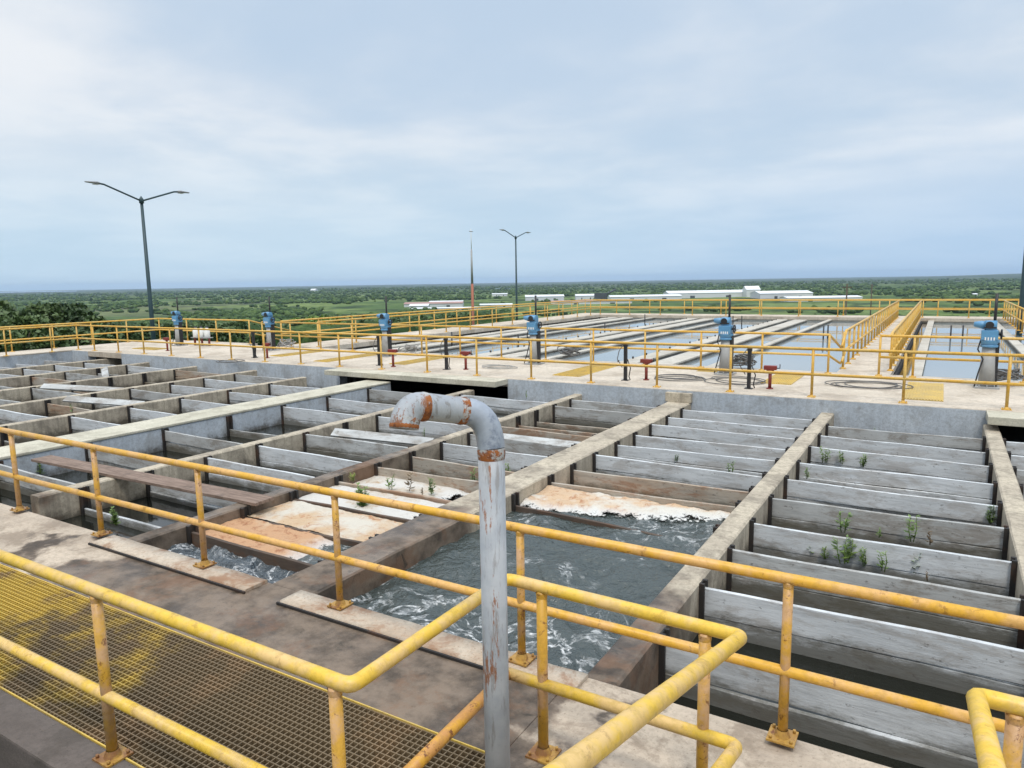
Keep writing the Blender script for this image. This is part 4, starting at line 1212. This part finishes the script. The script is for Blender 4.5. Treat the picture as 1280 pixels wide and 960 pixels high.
wd = [ # px, py base, zbase, height, n, mat, label
    (1031, 577, -.2, .26, 18, 0, 'bushy weed on the baffle right of the thin divider, leftmost of the upper trio'), (1054, 579, -.2, .24, 14, 0, 'weed in the middle of the upper trio in the weedy bay'),
    (1077, 582, -.2, .2, 26, 0, 'spreading weed, rightmost of the upper trio in the weedy bay'), (1010, 597, -.2, .18, 10, 0, 'small weed just below and left of the upper trio'),
    (1237, 594, -.2, .2, 12, 0, 'small weed against the right divider, upper one'), (1238, 652, -.25, .24, 16, 0, 'weed against the right divider, lower one'),
    (1053, 664, -.25, .28, 12, 0, 'upright weed in the middle of the weedy bay'), (1141, 675, -.25, .32, 12, 0, 'upright weed right of the bay centre'), (1165, 680, -.25, .22, 8, 2, 'dry brown weed right of the upright one'),
    (1099, 670, -.25, .16, 8, 0, 'tiny weed between the two upright weeds'), (1055, 702, -.28, .34, 18, 0, 'tallest weed on the baffle above the near handrail'), (1016, 692, -.28, .15, 10, 0, 'low weed left of the tallest one'),
    (1032, 697, -.28, .16, 10, 0, 'low weed between the tallest weed and its left neighbour'), (1083, 706, -.28, .2, 14, 0, 'leafy weed first right of the tallest one'), (1106, 712, -.28, .22, 14, 0, 'leafy weed second right of the tallest one'),
    (1138, 712, -.28, .24, 12, 0, 'leafy weed third right of the tallest one'), (1160, 724, -.28, .12, 8, 2, 'faded weed at the right end of the near weed row'), (953, 680, -.3, .16, 10, 0, 'small weed at the divider foot on the left of the weedy bay'),
    (914, 592, -.2, .22, 10, 0, 'upright weed at the right side of the churning bay'), (846, 575, -.2, .16, 12, 0, 'small weed on a plank above the white foam'), (1090, 542, -.2, .14, 6, 0, 'tiny weed high up in the weedy bay'),
    (453, 634, -.15, .30, 40, 0, 'bushy pale green weed growing in the foam left of the pipe'), (440, 600, -.1, .16, 16, 1, 'yellow green seedling on the dark divider behind the handrail'), (487, 610, -.15, .22, 14, 0, 'slim weed in the white foam, left one'),
    (509, 612, -.15, .34, 8, 2, 'tall dry stalk standing in the white foam'), (541, 616, -.15, .22, 18, 0, 'green weed in the white foam near the pipe'), (527, 617, -.15, .15, 8, 2, 'short dark weed left of the green one by the pipe'),
    (592, 600, -.2, .2, 12, 0, 'weed just left of the gooseneck pipe riser'), (635, 590, -.2, .2, 14, 0, 'weed just right of the gooseneck pipe riser'), (658, 497, -.1, .2, 6, 0, 'lone weed below the far walkway, above the pipe'),
    (147, 655, -.3, .26, 30, 0, 'pale weed at the water in the bay behind the second near post'), (48, 593, -.35, .26, 30, 0, 'green weed clump in the bay at the left edge'), (92, 515, -.02, .24, 8, 0, 'small weed growing on a thin divider at the far left'),
    (177, 450, -.05, .2, 6, 0, 'small weed at the far end of the left bays'), (530, 545, -.3, .18, 8, 0, 'small weed under the mouth of the gooseneck pipe'),
]
for i, (px, py, z, h, n, m, lab) in enumerate(wd):
    x, y = U(px, py, z); weed((x, y, z - .02), h, lab, (m_weed, m_weed_y, m_weed_dry)[m], n, seed=i)

# ------------------------------------------------------------------ haze
b = MB(); S = 26000
b.box(-S, S, -S, S, -62, 130)
hz_o = b.build('haze', None or bpy.data.materials.new('haze_air')); hm = hz_o.data.materials[0]; hm.use_nodes = True
t = hm.node_tree; t.nodes.clear(); pv = t.nodes.new('ShaderNodeVolumePrincipled'); om = t.nodes.new('ShaderNodeOutputMaterial')
pv.inputs['Color'].default_value = (.60, .78, 1, 1); pv.inputs['Density'].default_value = 4.6e-5; pv.inputs['Anisotropy'].default_value = .2
t.links.new(pv.outputs[0], om.inputs['Volume']); tag(hz_o, 'pale blue haze over the distant plain', 'haze', None, 'stuff')

# ------------------------------------------------------------------ sky and sun
SUN_EL, SUN_AZ = math.radians(62), math.radians(150)   # azimuth clockwise from +Y
k = NT('World', True); sc.world = k.m
dirv = k.n('ShaderNodeTexCoord').outputs['Generated']
sk = k.n('ShaderNodeTexSky', {'sky_type': 'NISHITA', 'sun_disc': False, 'sun_elevation': SUN_EL, 'sun_rotation': SUN_AZ, 'air_density': 1.4, 'dust_density': 2.5, 'ozone_density': 1.5})
sx = k.xyz(dirv)
zc = k.math('ADD', k.math('MAXIMUM', sx[2], 0.), .12)
cv = k.n('ShaderNodeCombineXYZ', None, X=k.math('DIVIDE', sx[0], zc), Y=k.math('DIVIDE', sx[1], zc), Z=0.)
n1 = k.noise(k.mapping(cv, (.35, .35, 1), (1.3, .7, 0)), 1., 5, .5, .3)
n2 = k.noise(k.mapping(cv, (1.0, 1.0, 1), (4, 2, 0)), 1., 6, .55, .2)
m = k.ramp(k.math('ADD', k.math('MULTIPLY', n1, .7), k.math('MULTIPLY', n2, .3)), .38, .56)
cloud = k.mix(k.ramp(n2, .35, .65), (4.9, 5.35, 5.9), (5.9, 6.1, 6.35))
blue = k.mix(.85, sk.outputs[0], (3.5, 4.45, 5.6))
skc = k.mix(k.math('ADD', k.math('MULTIPLY', m, .76), .18), blue, cloud)
hzf = k.math('SUBTRACT', 1., k.ramp(sx[2], .0, .24))
az_ = k.ramp(k.math('ADD', sx[0], k.math('MULTIPLY', sx[1], .4)), -.5, .75)
skc = k.mix(k.math('MULTIPLY', hzf, .8), skc, k.mix(az_, (3.8, 5.1, 6.1), (2.7, 4.1, 5.8)))
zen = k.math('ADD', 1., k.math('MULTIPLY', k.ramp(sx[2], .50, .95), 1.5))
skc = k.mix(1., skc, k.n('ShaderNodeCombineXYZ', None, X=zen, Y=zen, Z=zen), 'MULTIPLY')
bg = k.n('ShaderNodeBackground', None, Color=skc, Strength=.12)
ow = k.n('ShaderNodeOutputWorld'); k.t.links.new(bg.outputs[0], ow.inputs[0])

sl = bpy.data.lights.new('sun', 'SUN'); sl.energy = 1.5; sl.angle = math.radians(10); sl.color = (1, .95, .87)
so = bpy.data.objects.new('sun', sl); COL.objects.link(so)
dv = Vector((math.sin(SUN_AZ) * math.cos(SUN_EL), math.cos(SUN_AZ) * math.cos(SUN_EL), math.sin(SUN_EL)))
so.rotation_euler = dv.to_track_quat('Z', 'Y').to_euler()

vs_ = sc.view_settings; sc.display_settings.display_device = 'sRGB'
vs_.view_transform = 'Standard'; vs_.look = 'None'; vs_.gamma = 1; vs_.exposure = .3; vs_.use_curve_mapping = False
sc.cycles.max_bounces = 6; sc.cycles.volume_bounces = 0; sc.cycles.transparent_max_bounces = 4
sc.cycles.use_denoising = True
